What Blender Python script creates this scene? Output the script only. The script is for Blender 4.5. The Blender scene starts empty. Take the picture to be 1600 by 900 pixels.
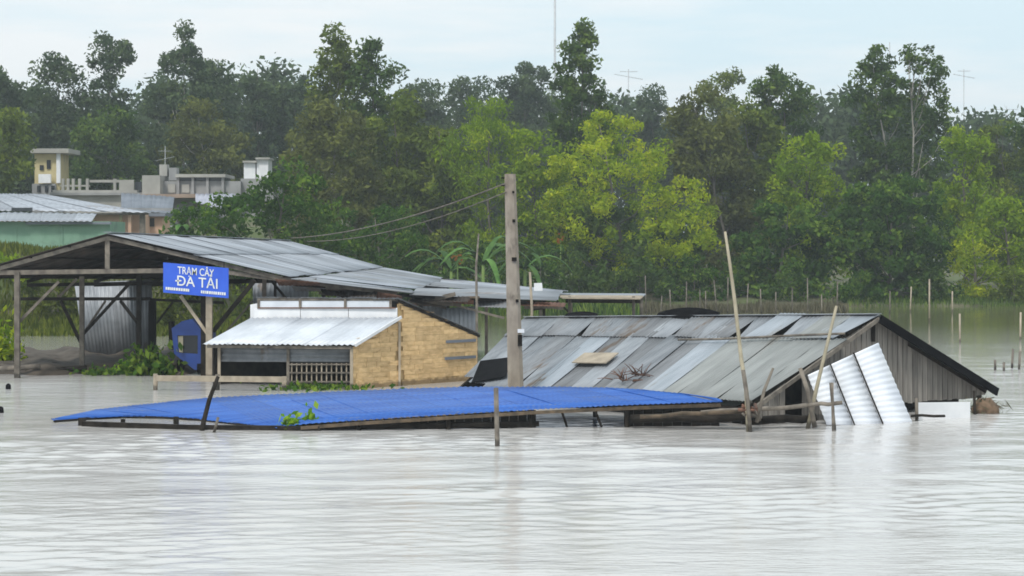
import bpy, math, random
import numpy as np
from mathutils import Vector

rng = np.random.default_rng(7)
random.seed(7)
S = bpy.context.scene
COL = S.collection

# ------------------------------------------------------------------ camera, sky, sun, exposure
F, H, YH = 3200.0, 4.6, 371.0          # focal length in photo pixels, eye height above water, horizon row
cam = bpy.data.cameras.new('camera'); cam.lens = 36.0 * F / 1600.0; cam.sensor_width = 36.0
cam.shift_y = -(450.0 - YH) / 1600.0; cam.clip_start = 0.5; cam.clip_end = 4000
camo = bpy.data.objects.new('camera', cam); COL.objects.link(camo)
camo.location = (0, 0, H); camo.rotation_euler = (math.radians(90), 0, 0)
S.camera = camo

SUN_EL, SUN_AZ = math.radians(52), math.radians(205)      # azimuth clockwise from +Y
world = bpy.data.worlds.new('World'); S.world = world; world.use_nodes = True
nt = world.node_tree; nt.nodes.clear()
def wn(t, **k):
    n = nt.nodes.new(t)
    for a, b in k.items(): setattr(n, a, b)
    return n
wo = wn('ShaderNodeOutputWorld'); bg = wn('ShaderNodeBackground'); bg.inputs['Strength'].default_value = 0.1
sky = wn('ShaderNodeTexSky', sky_type='NISHITA', sun_disc=False)
sky.sun_elevation = SUN_EL; sky.sun_rotation = SUN_AZ; sky.air_density = 1.0; sky.dust_density = 2.0
tc = wn('ShaderNodeTexCoord'); mp = wn('ShaderNodeMapping'); mp.inputs['Scale'].default_value = (2.2, 2.2, 16.0)
n1 = wn('ShaderNodeTexNoise'); n1.inputs['Scale'].default_value = 1.6; n1.inputs['Detail'].default_value = 5; n1.inputs['Roughness'].default_value = 0.55
rp = wn('ShaderNodeValToRGB'); rp.color_ramp.elements[0].position = 0.42; rp.color_ramp.elements[1].position = 0.60
rp.color_ramp.elements[0].color = (7.3, 8.95, 9.7, 1); rp.color_ramp.elements[1].color = (9.4, 9.8, 9.95, 1)
mx = wn('ShaderNodeMix', data_type='RGBA'); mx.inputs['Factor'].default_value = 0.93
L = nt.links.new
L(tc.outputs['Generated'], mp.inputs['Vector']); L(mp.outputs['Vector'], n1.inputs['Vector'])
L(n1.outputs['Fac'], rp.inputs['Fac']); L(sky.outputs['Color'], mx.inputs['A']); L(rp.outputs['Color'], mx.inputs['B'])
L(mx.outputs['Result'], bg.inputs['Color']); L(bg.outputs['Background'], wo.inputs['Surface'])

sun = bpy.data.lights.new('sun', 'SUN'); sun.energy = 2.2; sun.angle = math.radians(10); sun.color = (1.0, 0.96, 0.9)
suno = bpy.data.objects.new('sun', sun); COL.objects.link(suno)
sd = Vector((math.sin(SUN_AZ) * math.cos(SUN_EL), math.cos(SUN_AZ) * math.cos(SUN_EL), math.sin(SUN_EL)))
suno.rotation_euler = (-sd).to_track_quat('-Z', 'Y').to_euler()
suno.location = (0, -20, 60)

S.view_settings.view_transform = 'Standard'; S.view_settings.look = 'None'
S.view_settings.exposure = 0.12; S.view_settings.gamma = 1.0; S.view_settings.use_curve_mapping = False
S.render.engine = 'CYCLES'
S.cycles.use_denoising = True
S.cycles.max_bounces = 6; S.cycles.diffuse_bounces = 3; S.cycles.glossy_bounces = 3
S.cycles.transmission_bounces = 3; S.cycles.transparent_max_bounces = 6; S.cycles.volume_bounces = 0
S.cycles.filter_width = 1.7

# ------------------------------------------------------------------ helpers
def P(px, py, D):
    """photo pixel seen at distance D -> point of the place"""
    return np.array([(px - 800.0) / F * D, D, H - (py - YH) / F * D])
def W(px, D, z):
    return np.array([(px - 800.0) / F * D, D, z])
def DW(py):                        # distance of the water surface seen at that row
    return H * F / (py - YH)
def lerp(a, b, t): return a + (b - a) * t
def V(*a): return np.array(a, float)
def unit(v):
    n = np.linalg.norm(v); return v / n if n > 1e-9 else v

def tag(o, label=None, cat=None, group=None, kind=None):
    if label: o['label'] = label
    if cat: o['category'] = cat
    if group: o['group'] = group
    if kind: o['kind'] = kind
    return o
def thing(name, label, cat, loc, group=None):
    o = bpy.data.objects.new(name, None); COL.objects.link(o); o.location = tuple(loc); o.empty_display_size = 0.3
    return tag(o, label, cat, group)
def origin(parent):
    v = np.zeros(3)
    while parent is not None:
        v = v + np.array(parent.location); parent = parent.parent
    return v
class MB:
    def __init__(s): s.v = []; s.f = []; s.n = 0
    def add(s, vs, fs):
        vs = np.asarray(vs, float).reshape(-1, 3)
        s.v.append(vs); s.f += [[i + s.n for i in f] for f in fs]; s.n += len(vs); return s
    def box(s, c0, c1):
        x0, y0, z0 = c0; x1, y1, z1 = c1
        return s.add([(x0,y0,z0),(x1,y0,z0),(x1,y1,z0),(x0,y1,z0),(x0,y0,z1),(x1,y0,z1),(x1,y1,z1),(x0,y1,z1)],
                     [(0,3,2,1),(4,5,6,7),(0,1,5,4),(1,2,6,5),(2,3,7,6),(3,0,4,7)])
    def beam(s, a, b, w, h, up=(0, 0, 1)):
        a, b = np.asarray(a, float), np.asarray(b, float); d = unit(b - a); up = np.asarray(up, float)
        if abs(d @ up) > 0.95: up = V(0, 1, 0)
        r = unit(np.cross(d, up)); u = np.cross(r, d)
        vs = []
        for p in (a, b):
            for sx, sz in ((-1,-1),(1,-1),(1,1),(-1,1)): vs.append(p + r * w / 2 * sx + u * h / 2 * sz)
        return s.add(vs, [(0,1,2,3),(7,6,5,4),(0,4,5,1),(1,5,6,2),(2,6,7,3),(3,7,4,0)])
    def tube(s, pts, rad, n=7):
        pts = [np.asarray(p, float) for p in pts]
        if not hasattr(rad, '__len__'): rad = [rad] * len(pts)
        vs, fs = [], []
        for i, p in enumerate(pts):
            d = unit(pts[min(i + 1, len(pts) - 1)] - pts[max(i - 1, 0)])
            up = V(0, 0, 1) if abs(d[2]) < 0.9 else V(1, 0, 0)
            r = unit(np.cross(d, up)); u = np.cross(r, d)
            for k in range(n):
                a = 2 * math.pi * k / n; vs.append(p + (r * math.cos(a) + u * math.sin(a)) * rad[i])
        for i in range(len(pts) - 1):
            for k in range(n):
                k2 = (k + 1) % n; fs.append((i*n+k, i*n+k2, (i+1)*n+k2, (i+1)*n+k))
        fs.append(tuple(range(n))[::-1]); fs.append(tuple((len(pts)-1)*n + k for k in range(n)))
        return s.add(vs, fs)
    def poly(s, pts, thick):
        """flat polygon extruded by the vector thick"""
        n = len(pts); pts = [np.asarray(p, float) for p in pts]; t = np.asarray(thick, float)
        vs = pts + [p + t for p in pts]
        fs = [tuple(range(n))[::-1], tuple(range(n, 2 * n))] + [(i, (i+1) % n, n + (i+1) % n, n + i) for i in range(n)]
        return s.add(vs, fs)
    def build(s, name, mat, parent=None, smooth=False, recalc=True):
        me = bpy.data.meshes.new(name); v = np.concatenate(s.v) - origin(parent)
        me.from_pydata(v.tolist(), [], s.f); me.update()
        if recalc:
            import bmesh
            bm = bmesh.new(); bm.from_mesh(me); bmesh.ops.recalc_face_normals(bm, faces=bm.faces); bm.to_mesh(me); bm.free()
        if smooth: me.polygons.foreach_set('use_smooth', [True] * len(me.polygons))
        me.materials.append(mat)
        o = bpy.data.objects.new(name, me); COL.objects.link(o); o.parent = parent
        return o
def beam(name, mat, parent, a, b, w=.1, h=None): return MB().beam(a, b, w, h or w).build(name, mat, parent)
def pole(name, mat, parent, pts, r, n=7): return MB().tube(pts, r, n).build(name, mat, parent, smooth=True)
def wob(a, b, k=4, amp=.03):
    return [lerp(np.asarray(a, float), np.asarray(b, float), i / k) + (rng.normal(0, amp, 3) if 0 < i < k else 0) for i in range(k + 1)]

def corr(a, b, c, d, pitch=.12, amp=.012, th=.008, rows=4, bend=0.0, off=0.0):
    """corrugated sheet: waves counted along a->b, flutes run a->d"""
    a, b, c, d = (np.asarray(q, float) for q in (a, b, c, d))
    wlen = max(np.linalg.norm(b - a), np.linalg.norm(c - d)); nw = max(2, int(round(wlen / pitch))); nc = nw * 4 + 1
    nrm = unit(np.cross(b - a, d - a)); nrm = nrm if nrm[2] > 0 else -nrm
    u = np.linspace(0, 1, nc)[None, :, None]; v = np.linspace(0, 1, rows)[:, None, None]
    g = (a * (1 - u) + b * u) * (1 - v) + (d * (1 - u) + c * u) * v
    g = g + nrm * (amp * np.sin(2 * math.pi * nw * u) + off - bend * 4 * v * (1 - v))
    top = g.reshape(-1, 3); bot = top - nrm * th; N = len(top); m = MB(); fs = []
    for r in range(rows - 1):
        for k in range(nc - 1):
            i = r * nc + k; fs.append((i, i+1, i+nc+1, i+nc)); fs.append((N+i, N+i+nc, N+i+nc+1, N+i+1))
    for k in range(nc - 1):
        fs.append((k, N+k, N+k+1, k+1)); i = (rows-1)*nc + k; fs.append((i, i+1, N+i+1, N+i))
    for r in range(rows - 1):
        i = r * nc; fs.append((i, i+nc, N+i+nc, N+i)); i = r*nc+nc-1; fs.append((i, N+i, N+i+nc, i+nc))
    return m.add(np.concatenate([top, bot]), fs)
def bil(q, u, v):
    a, b, c, d = q; return lerp(lerp(a, b, u), lerp(d, c, u), v)
def sheets(parent, mats, quad, n, tiers=1, pitch=.12, amp=.012, name='roof_sheet', jit=.02, ov=.05, skip=(), bend=0.0, vlen=None, rows=4):
    """a roof plane laid sheet by sheet; quad = top-left, top-right, bottom-right, bottom-left"""
    quad = [np.asarray(q, float) for q in quad]; out = []
    for t in range(tiers):
        for i in range(n):
            if (t, i) in skip: continue
            u0, u1 = i / n - ov / n, (i + 1) / n + ov / n
            v0, v1 = t / tiers - (.06 / tiers if t else 0), (t + 1) / tiers
            if vlen: v1 = min(v1, vlen(i, t)) if t == tiers - 1 else v1
            j = rng.normal(0, jit, 4); e = rng.normal(0, jit * 1.5)
            pts = [bil(quad, u0, v0 + 0*e), bil(quad, u1, v0), bil(quad, u1, v1 + e * .25), bil(quad, u0, v1 + e * .25)]
            for k in range(4): pts[k] = pts[k] + V(0, 0, abs(j[k]) * .6)
            m = mats[int(rng.integers(len(mats)))] if isinstance(mats, (list, tuple)) else mats
            o = corr(*pts, pitch=pitch, amp=amp, rows=rows, bend=bend, off=.02 * (i % 2) + .03 * (tiers - 1 - t)).build(name, m, parent, smooth=True, recalc=False)
            out.append(o)
    return out

# ------------------------------------------------------------------ materials
MATS = {}
def mat(name, c1, c2=None, scale=3.0, rough=.7, metal=0.0, stretch=(1, 1, 1), bump=0.0, spots=None, spotpos=.62, vary=0.0, coord='Object', spec=.5, detail=6, scale2=None, rotz=0.0, wet=False):
    """two-tone noise material; spots = a third colour in patches (rust, dirt); vary = brightness shift per object"""
    if name in MATS: return MATS[name]
    m = bpy.data.materials.new(name); m.use_nodes = True; t = m.node_tree; b = t.nodes['Principled BSDF']; K = t.links.new
    b.inputs['Roughness'].default_value = rough; b.inputs['Metallic'].default_value = metal; b.inputs['Specular IOR Level'].default_value = spec
    tcn = t.nodes.new('ShaderNodeTexCoord'); mpn = t.nodes.new('ShaderNodeMapping'); mpn.inputs['Scale'].default_value = stretch
    nz = t.nodes.new('ShaderNodeTexNoise'); nz.inputs['Scale'].default_value = scale; nz.inputs['Detail'].default_value = detail
    mp0 = t.nodes.new('ShaderNodeMapping'); mp0.inputs['Rotation'].default_value = (0, 0, rotz); K(tcn.outputs[coord], mp0.inputs['Vector'])
    K(mp0.outputs['Vector'], mpn.inputs['Vector']); K(mpn.outputs['Vector'], nz.inputs['Vector'])
    r = t.nodes.new('ShaderNodeValToRGB'); r.color_ramp.elements[0].position = .35; r.color_ramp.elements[1].position = .68
    r.color_ramp.elements[0].color = (*c1, 1); r.color_ramp.elements[1].color = (*(c2 or c1), 1)
    K(nz.outputs['Fac'], r.inputs['Fac']); out = r.outputs['Color']
    if spots:
        n2 = t.nodes.new('ShaderNodeTexNoise'); n2.inputs['Scale'].default_value = scale2 or scale * .45; n2.inputs['Detail'].default_value = 8; n2.inputs['Roughness'].default_value = .65
        K(mpn.outputs['Vector'], n2.inputs['Vector'])
        r2 = t.nodes.new('ShaderNodeValToRGB'); r2.color_ramp.elements[0].position = spotpos - .03; r2.color_ramp.elements[1].position = spotpos + .07
        K(n2.outputs['Fac'], r2.inputs['Fac'])
        x = t.nodes.new('ShaderNodeMix'); x.data_type = 'RGBA'; x.inputs['B'].default_value = (*spots, 1)
        K(r2.outputs['Color'], x.inputs['Factor']); K(out, x.inputs['A']); out = x.outputs['Result']
    if vary:
        oi = t.nodes.new('ShaderNodeObjectInfo'); mr = t.nodes.new('ShaderNodeMapRange')
        mr.inputs['To Min'].default_value = 1 - vary; mr.inputs['To Max'].default_value = 1 + vary
        K(oi.outputs['Random'], mr.inputs['Value'])
        vm = t.nodes.new('ShaderNodeVectorMath'); vm.operation = 'SCALE'
        K(out, vm.inputs[0]); K(mr.outputs['Result'], vm.inputs['Scale']); out = vm.outputs['Vector']
    if wet:                                                    # soaked band just above the flood level
        ge = t.nodes.new('ShaderNodeNewGeometry'); sx = t.nodes.new('ShaderNodeSeparateXYZ'); K(ge.outputs['Position'], sx.inputs[0])
        nw = t.nodes.new('ShaderNodeTexNoise'); nw.inputs['Scale'].default_value = 5; K(ge.outputs['Position'], nw.inputs['Vector'])
        ad = t.nodes.new('ShaderNodeMath'); ad.operation = 'MULTIPLY_ADD'; ad.inputs[1].default_value = -.18; K(nw.outputs['Fac'], ad.inputs[0]); K(sx.outputs['Z'], ad.inputs[2])
        mw = t.nodes.new('ShaderNodeMapRange'); mw.inputs['From Min'].default_value = .03; mw.inputs['From Max'].default_value = .10; mw.inputs['To Min'].default_value = .42; mw.inputs['To Max'].default_value = 1.0; K(ad.outputs[0], mw.inputs['Value'])
        vw = t.nodes.new('ShaderNodeVectorMath'); vw.operation = 'SCALE'; K(out, vw.inputs[0]); K(mw.outputs['Result'], vw.inputs['Scale']); out = vw.outputs['Vector']
    K(out, b.inputs['Base Color'])
    if bump:
        bn = t.nodes.new('ShaderNodeBump'); bn.inputs['Strength'].default_value = bump; bn.inputs['Distance'].default_value = .03
        K(nz.outputs['Fac'], bn.inputs['Height']); K(bn.outputs['Normal'], b.inputs['Normal'])
    MATS[name] = m; return m

ZINC = mat('zinc_sheet', (.20, .215, .235), (.32, .335, .36), 1.7, .5, .25, spots=(.17, .13, .10), spotpos=.62, vary=.20, stretch=(.28, 2.0, 1), rotz=-.676)
ZINC_OLD = mat('old_zinc_sheet', (.16, .165, .175), (.25, .26, .275), 1.6, .62, .15, spots=(.14, .105, .08), spotpos=.58, vary=.2, stretch=(.28, 2.0, 1), rotz=-.676)
ZINC_PALE = mat('pale_zinc_sheet', (.27, .30, .335), (.35, .38, .42), 1.6, .5, .15, spots=(.20, .19, .17), spotpos=.64, vary=.1, stretch=(.28, 2.0, 1), rotz=-.676)
FIBRO = mat('fibre_cement_sheet', (.215, .225, .22), (.285, .295, .29), 1.5, .75, 0, spots=(.17, .155, .13), spotpos=.62, vary=.1, stretch=(.28, 2.0, 1), rotz=-.676)
SHED_ZINC = mat('shed_zinc', (.25, .27, .305), (.40, .425, .47), 1.1, .5, .2, spots=(.17, .14, .125), spotpos=.62, vary=.18, stretch=(.28, 2.0, 1))
BLUE = mat('blue_sheet', (.016, .082, .34), (.040, .140, .47), 1.6, .5, 0, stretch=(.35, 2.2, 1), spots=(.13, .17, .27), spotpos=.62, scale2=2.6, vary=.08, spec=.25)
WHITE_M = mat('white_sheet', (.50, .53, .58), (.64, .67, .72), 1.5, .45, .05, vary=.06)
WHITE_P = mat('white_paint', (.72, .73, .75), (.82, .82, .83), 2.0, .6, 0, vary=.05)
STRIPE = mat('white_blue_sheet', (.72, .75, .82), (.84, .85, .87), 1.3, .5, 0, spots=(.55, .54, .52), spotpos=.68)
WOOD = mat('weathered_wood', (.10, .085, .07), (.22, .19, .155), 4.0, .85, 0, bump=.4, vary=.25, wet=True)
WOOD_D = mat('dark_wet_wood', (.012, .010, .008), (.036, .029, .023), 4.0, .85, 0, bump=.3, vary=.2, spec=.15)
WOOD_F = mat('soaked_fascia', (.06, .045, .03), (.15, .105, .065), 5.0, .85, 0, bump=.3, vary=.2)
WOOD_L = mat('pale_wood', (.30, .25, .19), (.44, .37, .28), 4.0, .8, 0, bump=.3, vary=.15, wet=True)
BOARD = mat('grey_board', (.155, .14, .125), (.27, .245, .215), 3.0, .85, 0, stretch=(4, 4, .35), bump=.3, spots=(.09, .08, .07), spotpos=.62, vary=.22, wet=True)
BAMBOO = mat('bamboo_pole', (.27, .235, .165), (.40, .35, .25), 3.0, .6, 0, spots=(.18, .15, .11), spotpos=.6, vary=.15, wet=True)
TAN = mat('woven_bamboo', (.62, .41, .19), (.82, .57, .295), 9.0, .75, 0, bump=.3, spots=(.48, .30, .13), spotpos=.62, scale2=6, vary=.16, stretch=(.5, .5, 1.3), wet=True)
CONC = mat('concrete_pole', (.23, .19, .15), (.35, .30, .24), 3.5, .85, 0, stretch=(1, 1, .5), bump=.4, spots=(.13, .105, .08), spotpos=.58, wet=True)
BLACK = mat('black_tarp', (.004, .004, .005), (.010, .010, .011), 3.0, .9, spec=.05)
DARK = mat('soot_dark', (.008, .007, .006), (.016, .013, .011), 3.0, .9, spec=.1)
SHADE_RUST = mat('shade_rust_sheet', (.035, .028, .024), (.085, .07, .06), 2.0, .85, spots=(.10, .06, .04), spotpos=.62, vary=.2, spec=.2)  # rusty brown, darkened so the colour carries the shade under a roof
GALV = mat('galvanised', (.42, .44, .46), (.52, .54, .56), 2.0, .5)
RUST = mat('rusty_sheet', (.10, .045, .028), (.20, .10, .065), 3.0, .8, vary=.2)
SIGNB = mat('sign_blue', (.025, .10, .62), (.035, .13, .70), 2.0, .4)
LETTER = mat('sign_letter', (.74, .76, .70), (.82, .83, .80), 2.0, .5)
CABB = mat('cab_blue', (.008, .035, .19), (.014, .055, .27), 2.0, .4)
GLASSD = mat('dark_glass', (.01, .012, .016), None, 2.0, .08)
MUD = mat('mud', (.045, .034, .025), (.10, .08, .06), 2.5, .9, bump=.6)
GREENW = mat('green_wall', (.17, .31, .22), (.22, .37, .27), 1.0, .7, spots=(.15, .25, .19), spotpos=.6)
PEACH = mat('peach_wall', (.55, .36, .25), (.66, .44, .31), 1.0, .8)
YELLOWW = mat('yellow_wall', (.46, .38, .20), (.58, .50, .28), 1.0, .8, spots=(.33, .30, .22), spotpos=.6)
PLASTER = mat('plaster', (.31, .30, .275), (.42, .41, .375), .8, .85, spots=(.30, .29, .26), spotpos=.6)
GREYC = mat('grey_concrete', (.24, .24, .24), (.34, .34, .34), .8, .85, spots=(.18, .18, .18), spotpos=.6)
LAV = mat('lavender_roof', (.36, .37, .44), (.44, .45, .52), .8, .6)
SLATE = mat('slate_roof', (.13, .15, .18), (.19, .21, .25), .8, .6)
DARKW = mat('window_dark', (.03, .035, .04), None, 1.0, .2)
ORANGE = mat('orange_flower', (.45, .14, .02), (.55, .22, .03), 3.0, .6)

def leafmat(name, stops, trans=.35):
    m = bpy.data.materials.new(name); m.use_nodes = True; t = m.node_tree; t.nodes.clear(); K = t.links.new
    at = t.nodes.new('ShaderNodeAttribute'); at.attribute_name = 'tint'
    r = t.nodes.new('ShaderNodeValToRGB'); e = r.color_ramp.elements
    while len(e) < len(stops): e.new(.5)
    for i, (p, c) in enumerate(stops): e[i].position = p; e[i].color = (*c, 1)
    d = t.nodes.new('ShaderNodeBsdfDiffuse'); tr = t.nodes.new('ShaderNodeBsdfTranslucent'); mxs = t.nodes.new('ShaderNodeMixShader')
    mxs.inputs[0].default_value = trans; o = t.nodes.new('ShaderNodeOutputMaterial')
    K(at.outputs['Fac'], r.inputs['Fac']); K(r.outputs['Color'], d.inputs['Color']); K(r.outputs['Color'], tr.inputs['Color'])
    K(d.outputs[0], mxs.inputs[1]); K(tr.outputs[0], mxs.inputs[2]); K(mxs.outputs[0], o.inputs['Surface'])
    return m
LEAF = {
 'dark':   leafmat('leaf_dark',   [(0, (.036, .075, .020)), (.55, (.085, .145, .032)), (1, (.20, .27, .05))]),
 'blue':   leafmat('leaf_blue',   [(0, (.045, .080, .040)), (.6, (.10, .145, .066)), (1, (.17, .22, .085))]),
 'olive':  leafmat('leaf_olive',  [(0, (.070, .105, .020)), (.55, (.14, .19, .030)), (1, (.30, .35, .045))]),
 'brown':  leafmat('leaf_brown',  [(0, (.085, .100, .030)), (.55, (.15, .17, .046)), (1, (.22, .24, .05))]),
 'lime':   leafmat('leaf_lime',   [(0, (.10, .18, .014)), (.5, (.23, .34, .020)), (1, (.46, .53, .03))], .45),
 'yellow': leafmat('leaf_yellow', [(0, (.13, .22, .014)), (.45, (.33, .43, .020)), (1, (.60, .60, .03))], .45),
 'green':  leafmat('leaf_green',  [(0, (.030, .075, .014)), (.5, (.070, .145, .024)), (1, (.23, .33, .045))], .4),
 'fresh':  leafmat('leaf_fresh',  [(0, (.10, .22, .020)), (.5, (.20, .40, .030)), (1, (.38, .52, .05))], .45),
 'grass':  leafmat('leaf_grass',  [(0, (.05, .075, .012)), (.5, (.10, .125, .02)), (1, (.19, .21, .035))], .35),
 'reed':   leafmat('leaf_reed',   [(0, (.075, .07, .045)), (.5, (.13, .12, .075)), (1, (.20, .18, .12))], .25),
}
BARK = mat('bark', (.10, .085, .07), (.20, .18, .15), 3.0, .9, stretch=(1, 1, .3), bump=.3)
BARK_P = mat('pale_bark', (.26, .24, .21), (.40, .37, .33), 3.0, .9, stretch=(1, 1, .3))

# ------------------------------------------------------------------ water, ground, haze
def smooth(x): x = np.clip(x, 0, 1); return x * x * (3 - 2 * x)
def ground_z(x, y):
    x = np.asarray(x, float); y = np.asarray(y, float)
    left = smooth((-x - 8.0) / 12.0)
    shore = 138.0 + 1.8 * np.sin(x * .21) + 1.2 * np.sin(x * .53 + 1) - left * 42.0
    d = y - shore
    z = -1.2 + 1.35 * smooth((d + 4.0) / 5.0) + .7 * smooth(d / 14.0)
    z = z + left * (2.9 * smooth((d - 4) / 14.0) + 2.2 * smooth((d - 34) / 30.0))
    z = z + .10 * np.sin(x * .9 + y * .4) * smooth(d / 4) + .8 * smooth((d - 40) / 80)
    return z
def build_ground():
    xs = np.concatenate([np.linspace(-480, -70, 22), np.linspace(-68, 68, 171), np.linspace(70, 480, 22)])
    ys = np.concatenate([np.linspace(84, 215, 150), np.linspace(218, 660, 30)])
    X, Y = np.meshgrid(xs, ys); Z = ground_z(X, Y); nx = len(xs)
    vs = np.stack([X, Y, Z], -1).reshape(-1, 3)
    fs = [(r*nx+c, r*nx+c+1, (r+1)*nx+c+1, (r+1)*nx+c) for r in range(len(ys)-1) for c in range(nx-1)]
    m = mat('earth', (.075, .07, .04), (.14, .13, .075), .5, .95, bump=.4, spots=(.09, .12, .035), spotpos=.5)
    o = MB().add(vs, fs).build('ground', m, smooth=True, recalc=False); tag(o, kind='structure')
build_ground()

def water_mat():
    m = bpy.data.materials.new('flood_water'); m.use_nodes = True; t = m.node_tree; b = t.nodes['Principled BSDF']; K = t.links.new
    b.inputs['IOR'].default_value = 1.33
    tcn = t.nodes.new('ShaderNodeTexCoord')
    def noise(sc, stretch, det, ro=.5):
        mm = t.nodes.new('ShaderNodeMapping'); mm.inputs['Scale'].default_value = stretch; mm.inputs['Rotation'].default_value = (0, 0, math.radians(4))
        n = t.nodes.new('ShaderNodeTexNoise'); n.inputs['Scale'].default_value = sc; n.inputs['Detail'].default_value = det; n.inputs['Roughness'].default_value = ro
        K(tcn.outputs['Object'], mm.inputs['Vector']); K(mm.outputs['Vector'], n.inputs['Vector']); return n.outputs['Fac']
    def math_(op, a, bb):
        n = t.nodes.new('ShaderNodeMath'); n.operation = op
        for i, q in enumerate((a, bb)):
            if isinstance(q, (int, float)): n.inputs[i].default_value = q
            else: K(q, n.inputs[i])
        return n.outputs[0]
    big = noise(.5, (.5, 1.0, 1), 3); mid = noise(1.9, (.33, 1.0, 1), 4, .55); fine = noise(6.0, (.4, 1.0, 1), 3, .6)
    h = math_('ADD', math_('MULTIPLY', big, .03), math_('ADD', math_('MULTIPLY', mid, .022), math_('MULTIPLY', fine, .016)))
    # the current is stronger in the open foreground than in the lee of the houses
    sep = t.nodes.new('ShaderNodeSeparateXYZ'); K(tcn.outputs['Object'], sep.inputs[0])
    mr = t.nodes.new('ShaderNodeMapRange'); mr.inputs['From Min'].default_value = 70; mr.inputs['From Max'].default_value = 118
    mr.inputs['To Min'].default_value = 1.0; mr.inputs['To Max'].default_value = .30; K(sep.outputs['Y'], mr.inputs['Value'])
    mr2 = t.nodes.new('ShaderNodeMapRange'); mr2.inputs['From Min'].default_value = 66; mr2.inputs['From Max'].default_value = 112
    mr2.inputs['To Min'].default_value = .10; mr2.inputs['To Max'].default_value = .06; K(sep.outputs['Y'], mr2.inputs['Value']); K(mr2.outputs[0], b.inputs['Roughness'])
    patch = noise(.16, (.35, 1.0, 1), 3); mr3 = t.nodes.new('ShaderNodeMapRange'); mr3.inputs['From Min'].default_value = .35; mr3.inputs['From Max'].default_value = .68
    mr3.inputs['To Min'].default_value = .45; mr3.inputs['To Max'].default_value = 1.3; K(patch, mr3.inputs['Value'])
    bn = t.nodes.new('ShaderNodeBump'); bn.inputs['Distance'].default_value = 1.0
    K(math_('MULTIPLY', mr.outputs[0], math_('MULTIPLY', mr3.outputs[0], .85)), bn.inputs['Strength']); K(h, bn.inputs['Height']); K(bn.outputs['Normal'], b.inputs['Normal'])
    silt = noise(.09, (.5, 1, 1), 4)
    r = t.nodes.new('ShaderNodeValToRGB'); r.color_ramp.elements[0].position = .35; r.color_ramp.elements[1].position = .7
    r.color_ramp.elements[0].color = (.51, .485, .46, 1); r.color_ramp.elements[1].color = (.60, .59, .58, 1)
    K(silt, r.inputs['Fac'])
    # far water fades to dark olive: green tree reflections put into its colour
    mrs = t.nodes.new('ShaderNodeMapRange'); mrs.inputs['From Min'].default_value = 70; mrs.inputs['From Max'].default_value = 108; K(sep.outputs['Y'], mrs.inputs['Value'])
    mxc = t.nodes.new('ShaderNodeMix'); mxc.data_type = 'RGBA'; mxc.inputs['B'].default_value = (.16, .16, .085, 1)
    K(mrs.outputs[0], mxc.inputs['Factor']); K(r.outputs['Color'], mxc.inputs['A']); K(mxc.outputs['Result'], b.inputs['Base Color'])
    return m
def build_water():
    """one sheet; real waves in the open river, calm in the lee behind the houses"""
    xs = np.concatenate([np.linspace(-490, -45, 24), np.linspace(-42, -24, 40), np.arange(-23.5, 23.51, .13), np.linspace(24, 42, 40), np.linspace(45, 490, 24)])
    ys = np.concatenate([np.linspace(-60, 18, 12), np.arange(20, 60, .085), np.arange(60, 80, .2), np.arange(80, 130, 1.0), np.linspace(132, 670, 60)])
    X, Y = np.meshgrid(xs, ys); Z = np.zeros_like(X); r = np.random.default_rng(11)
    def field(lam0, lam1, n, spread):
        z = np.zeros_like(X)
        for _ in range(n):
            lam = math.exp(r.uniform(math.log(lam0), math.log(lam1))); a = r.normal(math.pi / 2 + .12, spread); k = 2 * math.pi / lam
            z += lam * np.sin(k * (math.cos(a) * X + math.sin(a) * Y) + r.uniform(0, 6.28))
        return z / math.sqrt(n)
    w1 = field(.34, .80, 40, .42); w2 = field(.9, 3.4, 26, .38)
    m1 = field(5, 14, 12, .9); m1 = smooth((m1 / m1.std() + 1.1) / 2.6); m2 = field(4, 18, 12, .6); m2 = smooth((m2 / m2.std() + 1.2) / 2.4)
    fade = .16 + .84 * smooth((62 - Y) / 14) + .5 * smooth((Y - 56) / 8) * smooth((100 - Y) / 25) * smooth((X - 6) / 8); fade *= smooth((130 - Y) / 40) * smooth((46 - np.abs(X)) / 8)
    Z = fade * (w1 * .0112 * (.25 + m1) + w2 * .0058 * (.35 + .9 * m2))
    nx = len(xs); i = (np.arange(len(ys) - 1)[:, None] * nx + np.arange(nx - 1)[None, :]).ravel()
    f = np.stack([i, i + 1, i + nx + 1, i + nx], 1).astype(np.int32); n = len(f)
    me = bpy.data.meshes.new('water'); v = np.stack([X, Y, Z], -1).reshape(-1, 3).astype(np.float32)
    me.vertices.add(len(v)); me.vertices.foreach_set('co', v.ravel()); me.loops.add(4 * n); me.loops.foreach_set('vertex_index', f.ravel())
    me.polygons.add(n); me.polygons.foreach_set('loop_start', np.arange(0, 4 * n, 4, dtype=np.int32)); me.polygons.foreach_set('loop_total', np.full(n, 4, np.int32))
    me.polygons.foreach_set('use_smooth', np.ones(n, bool)); me.update(calc_edges=True); me.materials.append(water_mat())
    o = bpy.data.objects.new('water', me); COL.objects.link(o); return o
wm = build_water()
tag(wm, kind='structure')

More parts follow.
